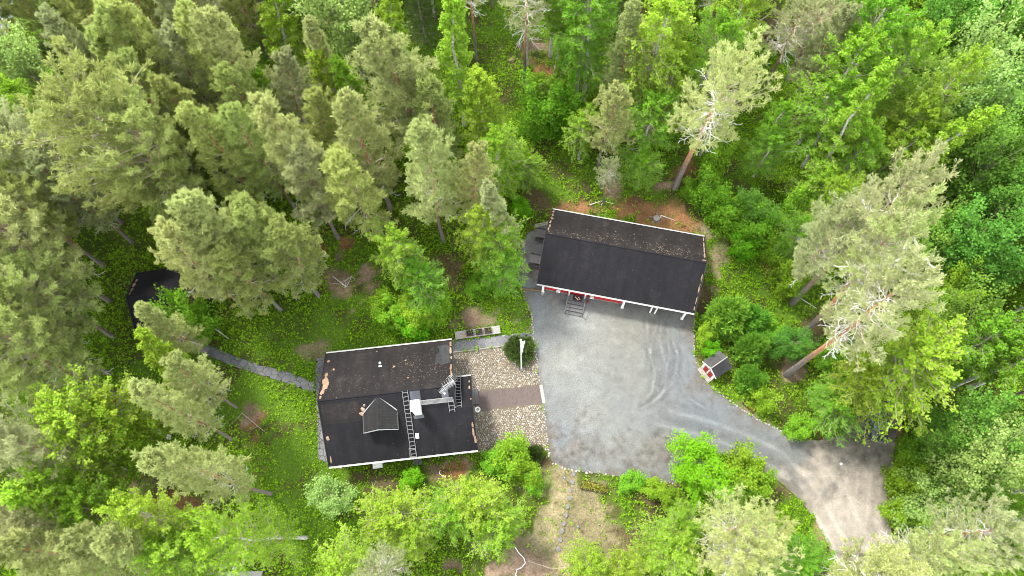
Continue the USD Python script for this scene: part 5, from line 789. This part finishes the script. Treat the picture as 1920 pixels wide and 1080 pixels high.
TREES = """
Yo 165 62 20 2.5 slim olive pine with sharp tip in the upper left forest above the yellow birch
Yo 110 80 20 2.4 slender pine with pointed tip nearest the upper left corner
Bn 97 122 17 1.8 yellow-green birch squeezed between olive pines in the upper left corner
Co 235 112 21 2.8 olive pine with tip standing between two taller pines at upper left
Yo 300 130 20 2.6 olive pine whose narrow leader stands over the dark gap at upper left
Yo 214 140 18 2.3 small olive pine half covered by its neighbours at upper left
Cp 402 34 23 2.9 tall pale pine with bright leader right of the bare reddish stem at top left
Co 425 125 19 2.6 olive pine hugging the right foot of the tall pale pine at top left
Co 175 5 22 3.0 olive pine cut by the top edge near the left corner
Co 245 12 22 3.0 yellowish pine at the top edge above the dark gap
Co 350 12 22 2.8 pine touching the top edge left of the tall pale pine
Cg 300 60 19 2.6 dull pine filling the gap behind the bare reddish stem
Sd 75 75 16 2.6 dark green spruce beside the pale lake gap in the upper left corner
Cg 78 38 19 2.2 grey hazy pine on the lake shore in the upper left corner
Ls 22 100 14 2.8 pale silvery tree at the left edge below the lake
Wn -5 165 17 2.6 deep green birch with white stems at the left edge
Og 25 245 19 3.0 greyish pine at the left edge below the deep green birch
Yo 345 200 22 2.9 yellowish pine with tall pointed leader left of centre of the forest
Oo 135 205 24 4.4 huge round-topped olive pine dominating the left forest
Oo 215 250 22 3.6 broad olive pine crown merged with the right side of the huge round pine
Cg 60 300 18 2.6 thin grey pine with bare orange limbs left of the huge round pine
Go* 110 500 19 3.0 olive pine at the left edge under the bare orange limbs
Oo* 150 470 19 3.0 rounded olive pine below the bare orange limbs
Op* 120 575 21 3.8 wide pale pine crown at the left edge level with the outbuilding
Op* 205 565 21 3.6 pale round pine left of the outbuilding roof
Oo* 196 500 20 3.2 olive pine whose crown brushes the outbuilding gable
Op* 130 640 21 3.4 pale pine at the left edge below the outbuilding
Oo* 228 744 21 3.4 olive pine above the thick dark leaning trunk
Oo* 214 632 19 3.3 rounded pine left of the outbuilding porch
Op* 205 700 20 3.0 pale pine at the left edge beside the lime birch
Og* 90 720 18 2.8 greyish pine tucked behind the lime birch at left
Bl 478 -20 18 2.4 long yellow-green birch column at the top edge left of the pale aspen
Yp 552 32 21 2.1 narrow pale pine like a spire right of the long birch column
Ls 622 -30 15 4.0 wide pale silver-green aspen with bare fork at the top edge
Bl 705 4 18 2.2 yellow birch with a white stem line at the top behind the wide pine
Bl 600 88 17 1.9 left one of the yellow-green birch pair in front of the aspen
Bl 646 90 17 1.9 right one of the yellow-green birch pair in front of the aspen
Cp 720 62 23 3.8 wide pale pine with a broken-looking double leader in the top centre
Yp 757 75 20 2.6 second leader-bearing pine grown into the right flank of the wide pale pine
Co 800 175 19 2.8 olive pine bulging at the lower right of the wide pale pine
Yp 650 172 22 2.8 pale pine with jagged tip standing before the yellow birch pair
Co 640 285 19 3.0 olive pine low in the forest below the jagged pale pine
Cp 500 210 22 3.0 broad pale pine with flat shoulder left of the jagged pale pine
Cg 545 290 18 2.9 grey twiggy pine in front of the broad pale pine
Co 440 215 20 2.5 olive pine in the shade between two pale pines
Bn 480 160 15 1.7 small green birch poking out left of the narrow spire pine
Cg 505 120 17 2.3 grey pine under the long birch column
Co 590 170 17 2.4 dim pine behind the lower end of the spire pine
Cp 780 248 22 2.9 full bright pine nearest the house on a grey foot
Cp 868 300 18 2.0 grey-green pine right of the full bright pine
Yg 928 330 19 2.0 grey-tipped pine just behind the lime birch near the barn
Bl 840 8 20 2.3 tall birch with long white leaning stem at top centre
Bl 905 105 16 1.9 yellow-green birch below the reddish pine stem at top centre
Bl 905 183 16 2.1 lower bright birch of the row right of the long white stem
Wn 925 255 14 2.4 green birch at the edge of the clearing behind the barn
To* 893 112 21 2.4 thin-crowned pine with straight red stem at the top centre
Sd* 797 78 17 2.0 dark stemmed spruce right of the yellow birch at the top
Tg* 984 158 22 2.6 thin pine with straight orange stem and bare twigs at top middle
Kn* 1032 102 19 2.3 birch with thick white stem at the top middle
Kn* 1041 137 18 2.0 slim birch with a thin white stem left of a matching one at top middle
Kn* 1053 145 18 2.0 slim birch with a thin white stem standing below the reddish soil strip
Wn* 1093 190 21 3.0 birch with the longest bright white stem at top middle
Kn* 988 122 18 1.9 birch with pale stem right behind the orange pine stem
Yp 1190 15 20 2.4 pale pine with twin tips left of the great yellow birch
Cp 1150 150 16 2.4 lower pale pine mass beside the great yellow birch
Wl 1245 -5 20 3.6 great yellow birch in the middle of the top right forest
Wl 1262 110 14 3.2 yellow-green birch forming the lower right half of the great yellow birch
Wn 1225 190 12 2.6 birch at the foot of the great yellow birch
Gp* 1265 352 23 3.0 big pale pine with long orange stem leaning over the barn clearing
Wn 1350 30 19 2.8 dark green birch showing white stems between yellow birch and pale pine
Wn 1105 -60 20 3.0 green birch crossing the top edge above the longest white stem
Sd* 1150 60 16 1.8 dark spruce stem left of the twin tipped pine
Wn 1400 -40 18 3.0 green birch crossing the top edge left of the big pale pine
Tg* 1475 150 15 2.2 small shaded pine with dark stem right of the big pale pine
Tg 1515 0 14 2.6 dull brownish pine at the top edge in the open dry patch
Cg 1600 5 18 2.4 pale pine top at the upper edge left of the great green birch
Wn 1690 -10 20 3.6 great green birch crown at the top right
Wn 1620 75 18 3.2 green birch with a white stem streak left of the great green birch
Wl 1745 55 18 2.6 yellow-green birch crown right of the great green birch
Wn 1600 175 14 2.8 dense green birch above the long leaning white stem
Bl 1672 140 21 2.2 bright birch on a long leaning white stem
Wl 1815 108 19 2.3 yellow birch reaching towards the right edge
Bl 1822 190 18 2.0 light birch above the great grey pine tops
Wn 1745 190 14 2.4 green birch with arched pale stem in the upper right
Le 1795 10 13 3.2 bright deep-green leafy tree at the upper right edge
Le 1865 5 13 3.2 deep green tree in the upper right corner
Ls 1850 95 14 3.2 bluish green tree right of the yellow birch
Ls 1885 160 13 3.2 bluish green tree at the right edge below the corner trees
Le 1840 215 12 2.8 dark leafy tree behind the grey pine tips at right
Le 1900 280 13 3.0 dark leafy tree at the right edge above the paired pale stems
Sd 1905 40 15 2.4 grey-green spruce in the upper right corner
Gg* 1487 566 26 2.8 farthest of the three giant grey pines on a thick grey foot
Gp* 1505 626 25 2.7 middle pale giant pine with a long orange stem
Og 1600 415 18 2.4 left pine crown of the giant group above the thick grey stem
Gg* 1475 702 25.5 2.8 nearest giant pine with white dead twigs on the longest stem
Do 1735 428 25 2.9 bare silver-white dead pine between the giant pine crowns
Wl 1745 665 15 4.2 big lime birch spreading over the parked car
Wl 1640 712 10 2.6 left half of the lime birch above the driveway bend
Wn 1590 745 7 2.4 low green birch beside the upper driveway edge
Ln 1575 655 5 1.3 small green tree at the feet of the giant pine stems
Wn* 1855 400 17 2.6 birch with a pale stem foot at the right edge above the round trees
Wn* 1890 408 17 2.6 birch with a pale stem cut by the right edge
Wn* 1830 560 16 2.4 birch with a slanting thin stem right of the giant pines
Kn* 1780 727 19 2.6 birch with a long mossy stem right of the lime birch
Kn* 1818 726 18 2.4 birch with a thinner stem beside the long mossy one
Tg* 1880 747 18 2.2 pine with dark stem at the right edge
Kn* 1812 876 15 2.2 leafy birch with thin grey stem low at the right edge
Kn* 1872 924 17 2.6 birch with short white stem at the right edge lower down
Kn* 1868 976 17 2.4 birch with white level stem near the lower right corner
To* 1845 993 17 2.2 pine with level orange stem near the lower right corner
Tg* 1795 1026 17 2.2 pine with level red stem at the lower right
Le 1760 440 9 2.4 round green tree beside the right flank of the giant pines
Le 1830 430 11 2.8 round green tree in the dark right forest by the pale stem feet
Le 1900 470 12 3.0 big green tree at the right edge mid height
Le 1850 590 12 2.8 dark round tree right of the nearest giant pine
Wn 1885 620 15 2.8 green birch crown at the right edge above the mossy stem
Ln 1800 545 8 2.0 bright small tree in front of the dark round tree at right
Le 1880 800 12 2.6 dark blue-green tree at the right edge below the level dark stem
Le 1845 865 10 2.1 dark tree low in the right forest beside the thin grey stem
Ls 1905 850 14 2.6 light green tree at the right edge above the short white stem
Le 1800 825 8 1.8 dark leafy tree behind the undergrowth right of the car
Le 1915 365 12 2.8 green tree at the right edge beside the paired pale stems
Wn 1560 330 9 2.4 green birch left of the giant pine crowns
Wn 1520 420 9 1.9 narrow green birch just left of the giant pine crowns
Wn 1590 355 12 2.2 light birch tucked against the top of the giant pine crowns
Wn 1650 250 12 2.4 green birch below the bright leaning birch
Wn 1720 245 12 2.4 green birch between bright leaning birch and whitish pine tip
Wn 1460 250 9 1.7 young birch between leaning orange and leaning white stems
Kn* 1410 310 13 1.5 thin birch with fork in the bushes behind the barn
Kn* 1313 290 12 1.2 thin grey stemmed birch right beside the leaning orange pine stem
Yp 255 572 15 1.9 small bright pine pointing at the outbuilding porch
Cp 305 437 21 2.4 bright pine left of a pair above the outbuilding roof
Cp 378 358 21 2.9 bright pine with highest tips right above the outbuilding
Cp 355 405 20 2.6 pine between the two bright pines by the outbuilding
Co 455 375 18 3.0 wide olive pine right of the bright pines by the outbuilding
Co 510 440 16 2.9 olive pine spreading over the brown brush heap
Co 420 470 16 2.6 lower pine over the red stems left of the house
Bl 251 652 16 1.9 lime birch with pointed tip above the lower left pines
Cp 302 686 17 2.0 pale grey pine beside the pointed lime birch
Cp 243 742 21 2.0 pale pine with bright tip right of the big lime birch
Wl 82 775 18 3.5 big round lime birch at lower left
Wl 165 765 15 2.8 right half of the lime foliage at lower left
Ln 215 830 12 2.2 green birch crown lit yellow below the big lime birch
Cp 286 862 25 2.4 whitest pine of the lower left standing before the house
Bl 2 882 20 2.2 lime birch at the left edge on a long pale stem
Og 5 820 19 2.6 grey pine at the left edge under the lime birch
Wn 55 935 18 2.2 light green birch below the long pale stem
Wn 120 955 15 2.4 green birch crown over the level white stem at lower left
Wl 225 985 20 2.2 bright lime birch with jagged left tip at the bottom left
Wn 400 985 23 2.2 soft green birch on a level white stem at the bottom
Wn 330 1010 15 2.4 green birch between the jagged lime birch and the level white stem
Cp 22 1025 20 2.8 pale pine in the lower left corner
Cp 110 1050 19 2.6 pale pine at the bottom edge beside the corner pine
Cp 190 1035 20 2.6 pale pine at the bottom edge under the jagged lime birch
Wl 285 1065 17 2.4 lime birch cut by the bottom edge at lower left
Og 20 965 17 2.4 grey pine with level red stem at the lower left edge
Wl 735 955 9 2.6 lime birch seen from straight above below the house
Wl 765 1005 8 1.9 green-yellow birch overlapping the lime birch below the house
Wl 890 945 10 2.5 large dusty-lime birch right of the lime birch below the house
Wn 930 985 8 2.2 green lower skirt of the dusty-lime birch
Wn 850 960 8 2.2 dull green birch between the two birches below the house
Wl 640 1060 11 2.4 lime birch at the bottom edge below the lawn
Gg 715 1068 12 1.8 grey pine top at the bottom edge
Wl 1110 1068 10 1.9 lime birch at the bottom edge below the dry grass
Wl 1180 1072 10 1.8 yellow-green birch right of the bottom edge lime birch
Wl 1268 1040 11 2.4 lime-tipped birch in the lower garden near the pale pine
Wn 1288 985 7 1.9 green birch shading the lower garden
Tp 1405 1005 17 2.4 pale whitish pine at the drive edge at the bottom
Tp 1462 985 13 1.8 pale pine right half beside the drive bend
Gp 1420 1045 16 2.4 twiggy pale pine cut by the bottom edge beside the drive
Tp 1655 1078 15 2.0 see-through twiggy pine over the drive at the bottom
Tp 1745 1050 15 1.9 pale pine at the right verge of the drive at the bottom
Tp 1795 1035 17 2.3 pale pine with spread tips at the bottom right
Gp 1700 1105 18 2.8 pale twiggy pine cut by the bottom edge right of the drive
Wn 1520 1050 8 2.2 green tree at the left verge of the drive at the bottom
Wn 1890 1045 14 2.4 leafy green tree in the lower right corner
Gg 1890 1000 17 2.4 grey pine lying along the right edge low down
Wl 730 440 13 2.2 bright birch with golden top in front of the full pine
Wn 775 505 9 2.4 green birch skirt below the golden-topped birch
Wl 900 385 15 2.0 lime birch at the clearing edge left of the barn
Wl 935 430 12 2.1 lower lime birch leaning towards the barn tables
Wn 930 490 8 2.0 green birch at the yard edge left of the barn
Ln 770 575 4 1.9 round lime bush above the plank bench
Un 730 585 2.4 1.4 lime bush left of the round one above the house
Un 815 575 2.6 1.4 green bush right of the round lime bush above the house
Ub 775 610 2.2 1.2 yellow-green bush nearest the house roof edge
Pn 715 560 3 1.1 small leafy sapling at the forest edge above the house
Lb 1318 880 4.5 2.5 bright green maple bush at the lower yard corner
Un 1390 880 2.2 1.6 green bush between the bright bush and the driveway
Un 1420 905 2.2 1.4 low green bush at the driveway bend
Le 1365 915 3 1.7 dark green bush behind the bright green maple
Mm 976 650 1.7 1.45 dark round mountain pine bush behind the flagpole
Zc 1382 575 5.2 2.0 tall rounded evergreen bush nearest the barn corner
Zc 1425 590 4.5 1.7 rounded evergreen bush right of the tallest one
Zc 1422 640 5 1.45 rounded evergreen bush in the middle of the group behind the shed
Zc 1422 700 4.2 1.35 lowest rounded evergreen bush behind the small shed
Zc 1352 608 3 .9 small evergreen bush between barn corner and shed
Le 1490 640 4 1.6 dark low tree between the pine feet
Un 962 858 2 1.5 light green bush at the lower courtyard corner
Un 925 868 1.6 1.0 green bush at the house corner below the courtyard
Mm 1003 848 1.6 .8 small dark juniper at the courtyard lower corner
Un 985 890 1.6 1.1 green bush between juniper and lamp
Un 1000 905 1.2 .9 low green bush left of the globe lamp
Ps 620 925 3.2 1.6 soft feathery sapling on the lawn below the house
Pb 772 893 1.6 .9 bright lime sapling just below the house eave
Un 1335 360 3 1.6 green bush right of the leaning orange stem foot
Un 1365 395 3 1.6 green bush in the row behind the barn
Le 1425 385 5 1.8 dark green leafy tree in the row behind the barn
Un 1410 425 3 1.7 bright leafy bush at the end of the row behind the barn
Ub 1395 455 2 1.2 bright bush nearest the barn right gable
Un 1455 470 2 1.1 light bush below the row behind the barn
Un 1345 300 3.2 1.3 leafy bush among thin stems behind the barn
Un 1300 355 1.6 .9 small bright bush at the foot of the leaning orange pine
Un 1065 205 5 1.5 green bushy tree in the clearing under the white stems
Un 1010 205 5 1.8 green bushy tree left of the reddish strip at top middle
Wn 1095 215 9 1.9 leafy young birch covering the foot of the longest white stem
Un 1055 165 4 1.2 lime bush beside the slim white stems
Wn 1010 150 8 1.5 young green birch behind the orange pine stem
Ub 977 385 1.6 .9 bright little bush left of the barn roof corner
Gg 1145 315 8 1.1 small dead-twigged pine in the clearing behind the barn
Wn 1210 300 6 1.8 green tree in the clearing above the brown soil
Wn 980 300 6 2.0 green bush mass at the left side of the clearing
Un 1490 30 4 1.6 low green bush in the open dry patch at the top
Un 1720 855 2.2 1.5 green bush right of the drive beside the car
Un 1700 900 2.2 1.4 green bush at the right verge of the dirt drive
Us 1735 910 2.6 1.6 blue-green bush right of the verge bushes
Ub 1770 870 1.8 1.0 bright bush in the undergrowth right of the drive
Us 1720 950 2.8 1.6 blue-green bush below the verge bushes
Un 1690 960 2 1.2 green bush at the end of the right verge
Us 1745 965 2.4 1.4 leafy bush in the middle of the lower right undergrowth
Ub 1780 925 1.6 1.0 lime bush in the open undergrowth at lower right
Ub 1815 985 3 1.4 bright green bush by the level orange stem
Un 1880 955 2.4 1.3 green bush between the level white stems
Ub 1800 1040 3 1.3 bright bush under the bottom right pine
Un 1755 800 2 1.2 green bush in the shade right of the lime birch
Un 1790 660 1.8 1.0 green bush on brown ground right of the lime birch
Un 1500 800 1.8 1.1 low bush at the driveway edge near the flower bed
Un 1430 750 1.8 1.0 yellowish bush above the flower bed
Ub 1335 655 1.2 .8 lime bush beside the shed roof
Un 1330 625 1.5 .9 green bush below the barn corner
Un 1500 385 4 1.4 green bush below the long leaning white stem
Un 1480 520 3 1.3 green bush left of the thick grey pine foot
Un 1445 625 2 .9 green bush behind the evergreen group
Un 895 530 1.8 1.1 green bush beside the reddish patch left of the yard
Un 1260 935 1.6 1.0 leafy green clump left of the bright maple bush
Un 1185 905 .9 .9 leafy green clump at the lower yard edge
Un 1225 915 .9 .9 leafy green clump under the yard edge stones
Un 345 592 5 1.7 green leafy clump at the outbuilding's hidden right end
"""
for line in TREES.strip().splitlines():
    code, x_, y_, h_, r_, lb = line.split(None, 5)
    plant(KIND[code[0]], MATS[code[1]], (float(x_), float(y_)), float(h_), float(r_), lb, code.endswith('*'))

# the close ranks of the forest behind and between the trees surveyed above
RANKS = []
def ranks(px, step, picks, seed, gap=1.0):
    poly = Polygon(at2(px)).difference(lake.buffer(5)); r = np.random.default_rng(seed)
    for q in pts_in(poly, step, .3, r):
        if any(math.hypot(q[0]-a, q[1]-b) < gap*min(R_, 2.6) for a, b, R_, h_, k_ in TREES_AT): continue
        tp = np.array([q[0], q[1], 19])-[0, 0, H]; tp = (960+F*(tp @ CR)/(tp @ D), 540-F*(tp @ CU)/(tp @ D))
        if -60 < tp[0] < 62 and -60 < tp[1] < 85: continue            # the lake shows here
        kind, mat, h0, h1, R_, lb = picks[r.integers(len(picks))]; h_ = r.uniform(h0, h1); n0 = len(TREES_AT)
        i = count.get(kind, 0) % len(SHAPES[kind]); count[kind] = count.get(kind, 0)+1; path, H0, Rr = tree_class(kind, i, mat); nm, cat = NAMES[kind]
        x = UsdGeom.Xform.Define(stage, numbered('/World/'+nm)); x.AddTranslateOp().Set(Gf.Vec3d(float(q[0]), float(q[1]), -.05)); x.AddRotateXYZOp().Set(Gf.Vec3f(float(r.normal(0, 1.5)), float(r.normal(0, 1.5)), float(r.uniform(0, 360)))); s_ = R_/Rr*r.uniform(.85, 1.15); x.AddScaleOp().Set(Gf.Vec3f(s_, s_, h_/H0))
        x.GetPrim().GetReferences().AddInternalReference(path); x.GetPrim().SetInstanceable(True); tag(x.GetPrim(), lb, cat, GROUPS.get(nm)); TREES_AT.append((q[0], q[1], R_, h_, kind)); RANKS.append((x.GetPrim(), q, h_, lb))
ranks([(-160, -160), (520, -160), (560, 60), (560, 250), (470, 330), (330, 400), (230, 430), (60, 470), (-160, 560)], 5.3, [('pine_cone', 'needles_olive', 17, 21, 2.5, 'full olive pine'), ('pine_young', 'needles_olive', 16, 20, 2.4, 'pointed olive pine'), ('pine_dome', 'needles_olive', 17, 20, 2.9, 'round olive pine'), ('pine_cone', 'needles_grey', 17, 20, 2.6, 'greyish pine'), ('pine_young', 'needles_pale', 17, 20, 2.4, 'pale pointed pine')], 5)
ranks([(520, -160), (960, -160), (940, 20), (780, 60), (760, 180), (640, 210), (560, 120)], 4.8, [('birch_broad', 'leaf_green', 14, 18, 2.3, 'green birch'), ('pine_thin', 'needles_grey', 17, 20, 2.4, 'thin grey pine'), ('pine_cone', 'needles_grey', 17, 20, 2.4, 'greyish pine')], 6)
ranks([(1090, -160), (1440, -160), (1380, 60), (1330, 150), (1130, 90)], 4.6, [('birch_broad', 'leaf_green', 14, 18, 2.4, 'green birch'), ('birch_slim', 'leaf_lime', 14, 18, 2.1, 'slim lime birch'), ('pine_thin', 'needles_grey', 16, 19, 2.4, 'thin grey pine')], 7)
ranks([(1600, -160), (2080, -160), (2080, 720), (1930, 760), (1850, 640), (1800, 480), (1760, 380), (1640, 200), (1580, 60)], 4.9, [('tree', 'leaf_deep', 9, 13, 2.6, 'round deep green tree'), ('tree', 'leaf_green', 9, 12, 2.8, 'round fresh green tree'), ('birch_broad', 'leaf_green', 13, 17, 2.5, 'tall green birch'), ('tree', 'leaf_deep', 10, 12, 2.5, 'dark round tree')], 8)
ranks([(-160, 620), (40, 640), (60, 760), (20, 860), (-60, 1080), (-160, 1080)], 5.4, [('pine_cone', 'needles_olive', 17, 20, 2.4, 'full olive pine'), ('pine_cone', 'needles_pale', 17, 20, 2.3, 'pale full pine'), ('birch_slim', 'leaf_green', 13, 16, 1.9, 'slim green birch')], 9)
MARKS = [(80, 260, 'the left edge birch'), (215, 320, 'the huge round-topped pine'), (350, 260, 'the yellowish leader pine'), (430, 100, 'the tall pale top left pine'), (515, 60, 'the long birch column'), (620, 40, 'the silver-green aspen'), (570, 110, 'the spire-like pine'), (625, 150, 'the yellow-green birch pair'), (770, 150, 'the double-leader pine'), (700, 300, 'the jagged pale pine'), (545, 280, 'the broad pale pine'), (705, 40, 'the top yellow birch'), (130, 60, 'the corner spruce'), (60, 480, 'the pale left edge pines'), (260, 540, 'the half-hidden outbuilding'), (165, 820, 'the big lower-left lime birch'), (230, 10, 'the bare reddish stem'), (170, 180, 'the slim sharp-tipped pine'),
    (1240, 150, 'the great yellow birch'), (1390, 110, 'the big leaning pale pine'), (1660, 80, 'the great green birch'), (1600, 200, 'the bright leaning birch'), (1760, 150, 'the yellow birch at right'), (1760, 320, 'the whitish giant pine tip'), (1700, 560, 'the nearest giant pine'), (1850, 140, 'the bluish upper right tree'), (1640, 740, 'the lime birch over the car'), (1890, 380, 'the paired pale stems'), (1800, 700, 'the long mossy stem'), (982, 90, 'the straight orange stem'), (1100, 120, 'the longest white stem'), (850, 150, 'the long leaning white stem'), (1860, 930, 'the short white stem'), (1900, 30, 'the upper right corner spruce'), (1880, 600, 'the dark right edge trees')]
seen_labels = set()
for prim, q, h_, look_ in RANKS:
    v = np.array([q[0], q[1], h_*.75])-[0, 0, H]; w = v @ D; a, b_ = 960+F*(v @ CR)/w, 540-F*(v @ CU)/w
    for m_ in sorted(MARKS, key=lambda m: math.hypot(m[0]-a, m[1]-b_)):
        dx, dy = a-m_[0], b_-m_[1]; side = ('right of' if dx > 0 else 'left of') if abs(dx) > abs(dy) else ('below' if dy > 0 else 'above'); far = math.hypot(dx, dy)
        lab = f"{look_} in close forest {'just ' if far < 70 else 'well ' if far > 160 else ''}{side} {m_[2]}"
        if lab not in seen_labels: break
    seen_labels.add(lab); prim.SetCustomDataByKey('label', lab)

# ---------------------------------------------------------------- undergrowth: bilberry, grass and low plants, one mass each
r = np.random.default_rng(77)
hard_b = hard.buffer(-.12); shapely.prepare(hard_b)
def cover(name, dens, fn, per, spread, size, mat, zr, up, extent=(-62, 60, -8, 76), ar=.7):
    """Low plants: PER leaves around every stem."""
    a, b, c, d = extent; n = int((b-a)*(d-c)*dens); x, y = r.uniform(a, b, n), r.uniform(c, d, n)
    ok = fn(x, y) > r.random(n); x, y = x[ok], y[ok]; ok = ~(shapely.contains_xy(hard_b, x, y) | shapely.contains_xy(foot_b, x, y)); x, y = x[ok], y[ok]; n = len(x)
    s = spread*r.uniform(.5, 1.5, n); h = r.uniform(*zr, n)*(.55+.45*np.clip(1+noise(x, y, 1.5, 2), 0, 2.4)); o = r.normal(0, 1, (n, per, 3))*np.stack([s, s, h*.28], 1)[:, None]
    C = np.stack([x, y, h*.75], 1)[:, None]+o; C[..., 2] = np.maximum(C[..., 2], .02); sz = np.repeat(r.uniform(*size, n), per)
    V = leaves(C.reshape(-1, 3), sz, r, up, ar=ar); raw('/World/'+name, V, np.arange(len(V)).reshape(-1, 4), mat, kind='stuff', isl=(4*per, 4))
barn_foot = Polygon([bw(BW+.4, 27.3), bw(BE-.4, 27.3), bw(BE-.4, 35.1), bw(BW+.4, 35.1)]); hs_foot = Polygon([hw(q, v_) for q, v_ in body.exterior.coords]); foot_b = shapely.unary_union([barn_foot, hs_foot]); shapely.prepare(foot_b)
def green_fn(x, y):
    w, _ = bare(x, y); return np.clip(.78+.3*fbm(x, y, 4, 1), .2, 1)*(1-w*.85)*np.where((y > 56) | ((x < -26) & (y > 34)), .45, 1.)
def straw_fn(x, y):
    w, c = bare(x, y); return w*np.where(c[:, 0] > .13, .9, .35)
cover('bilberry_undergrowth', 13, green_fn, 6, .13, (.11, .24), 'bilberry', (.08, .48), .9)
cover('dry_grass_cover', 5, straw_fn, 4, .12, (.16, .34), 'dry_grass', (.03, .14), .4, (-45, 45, -8, 60), .16)
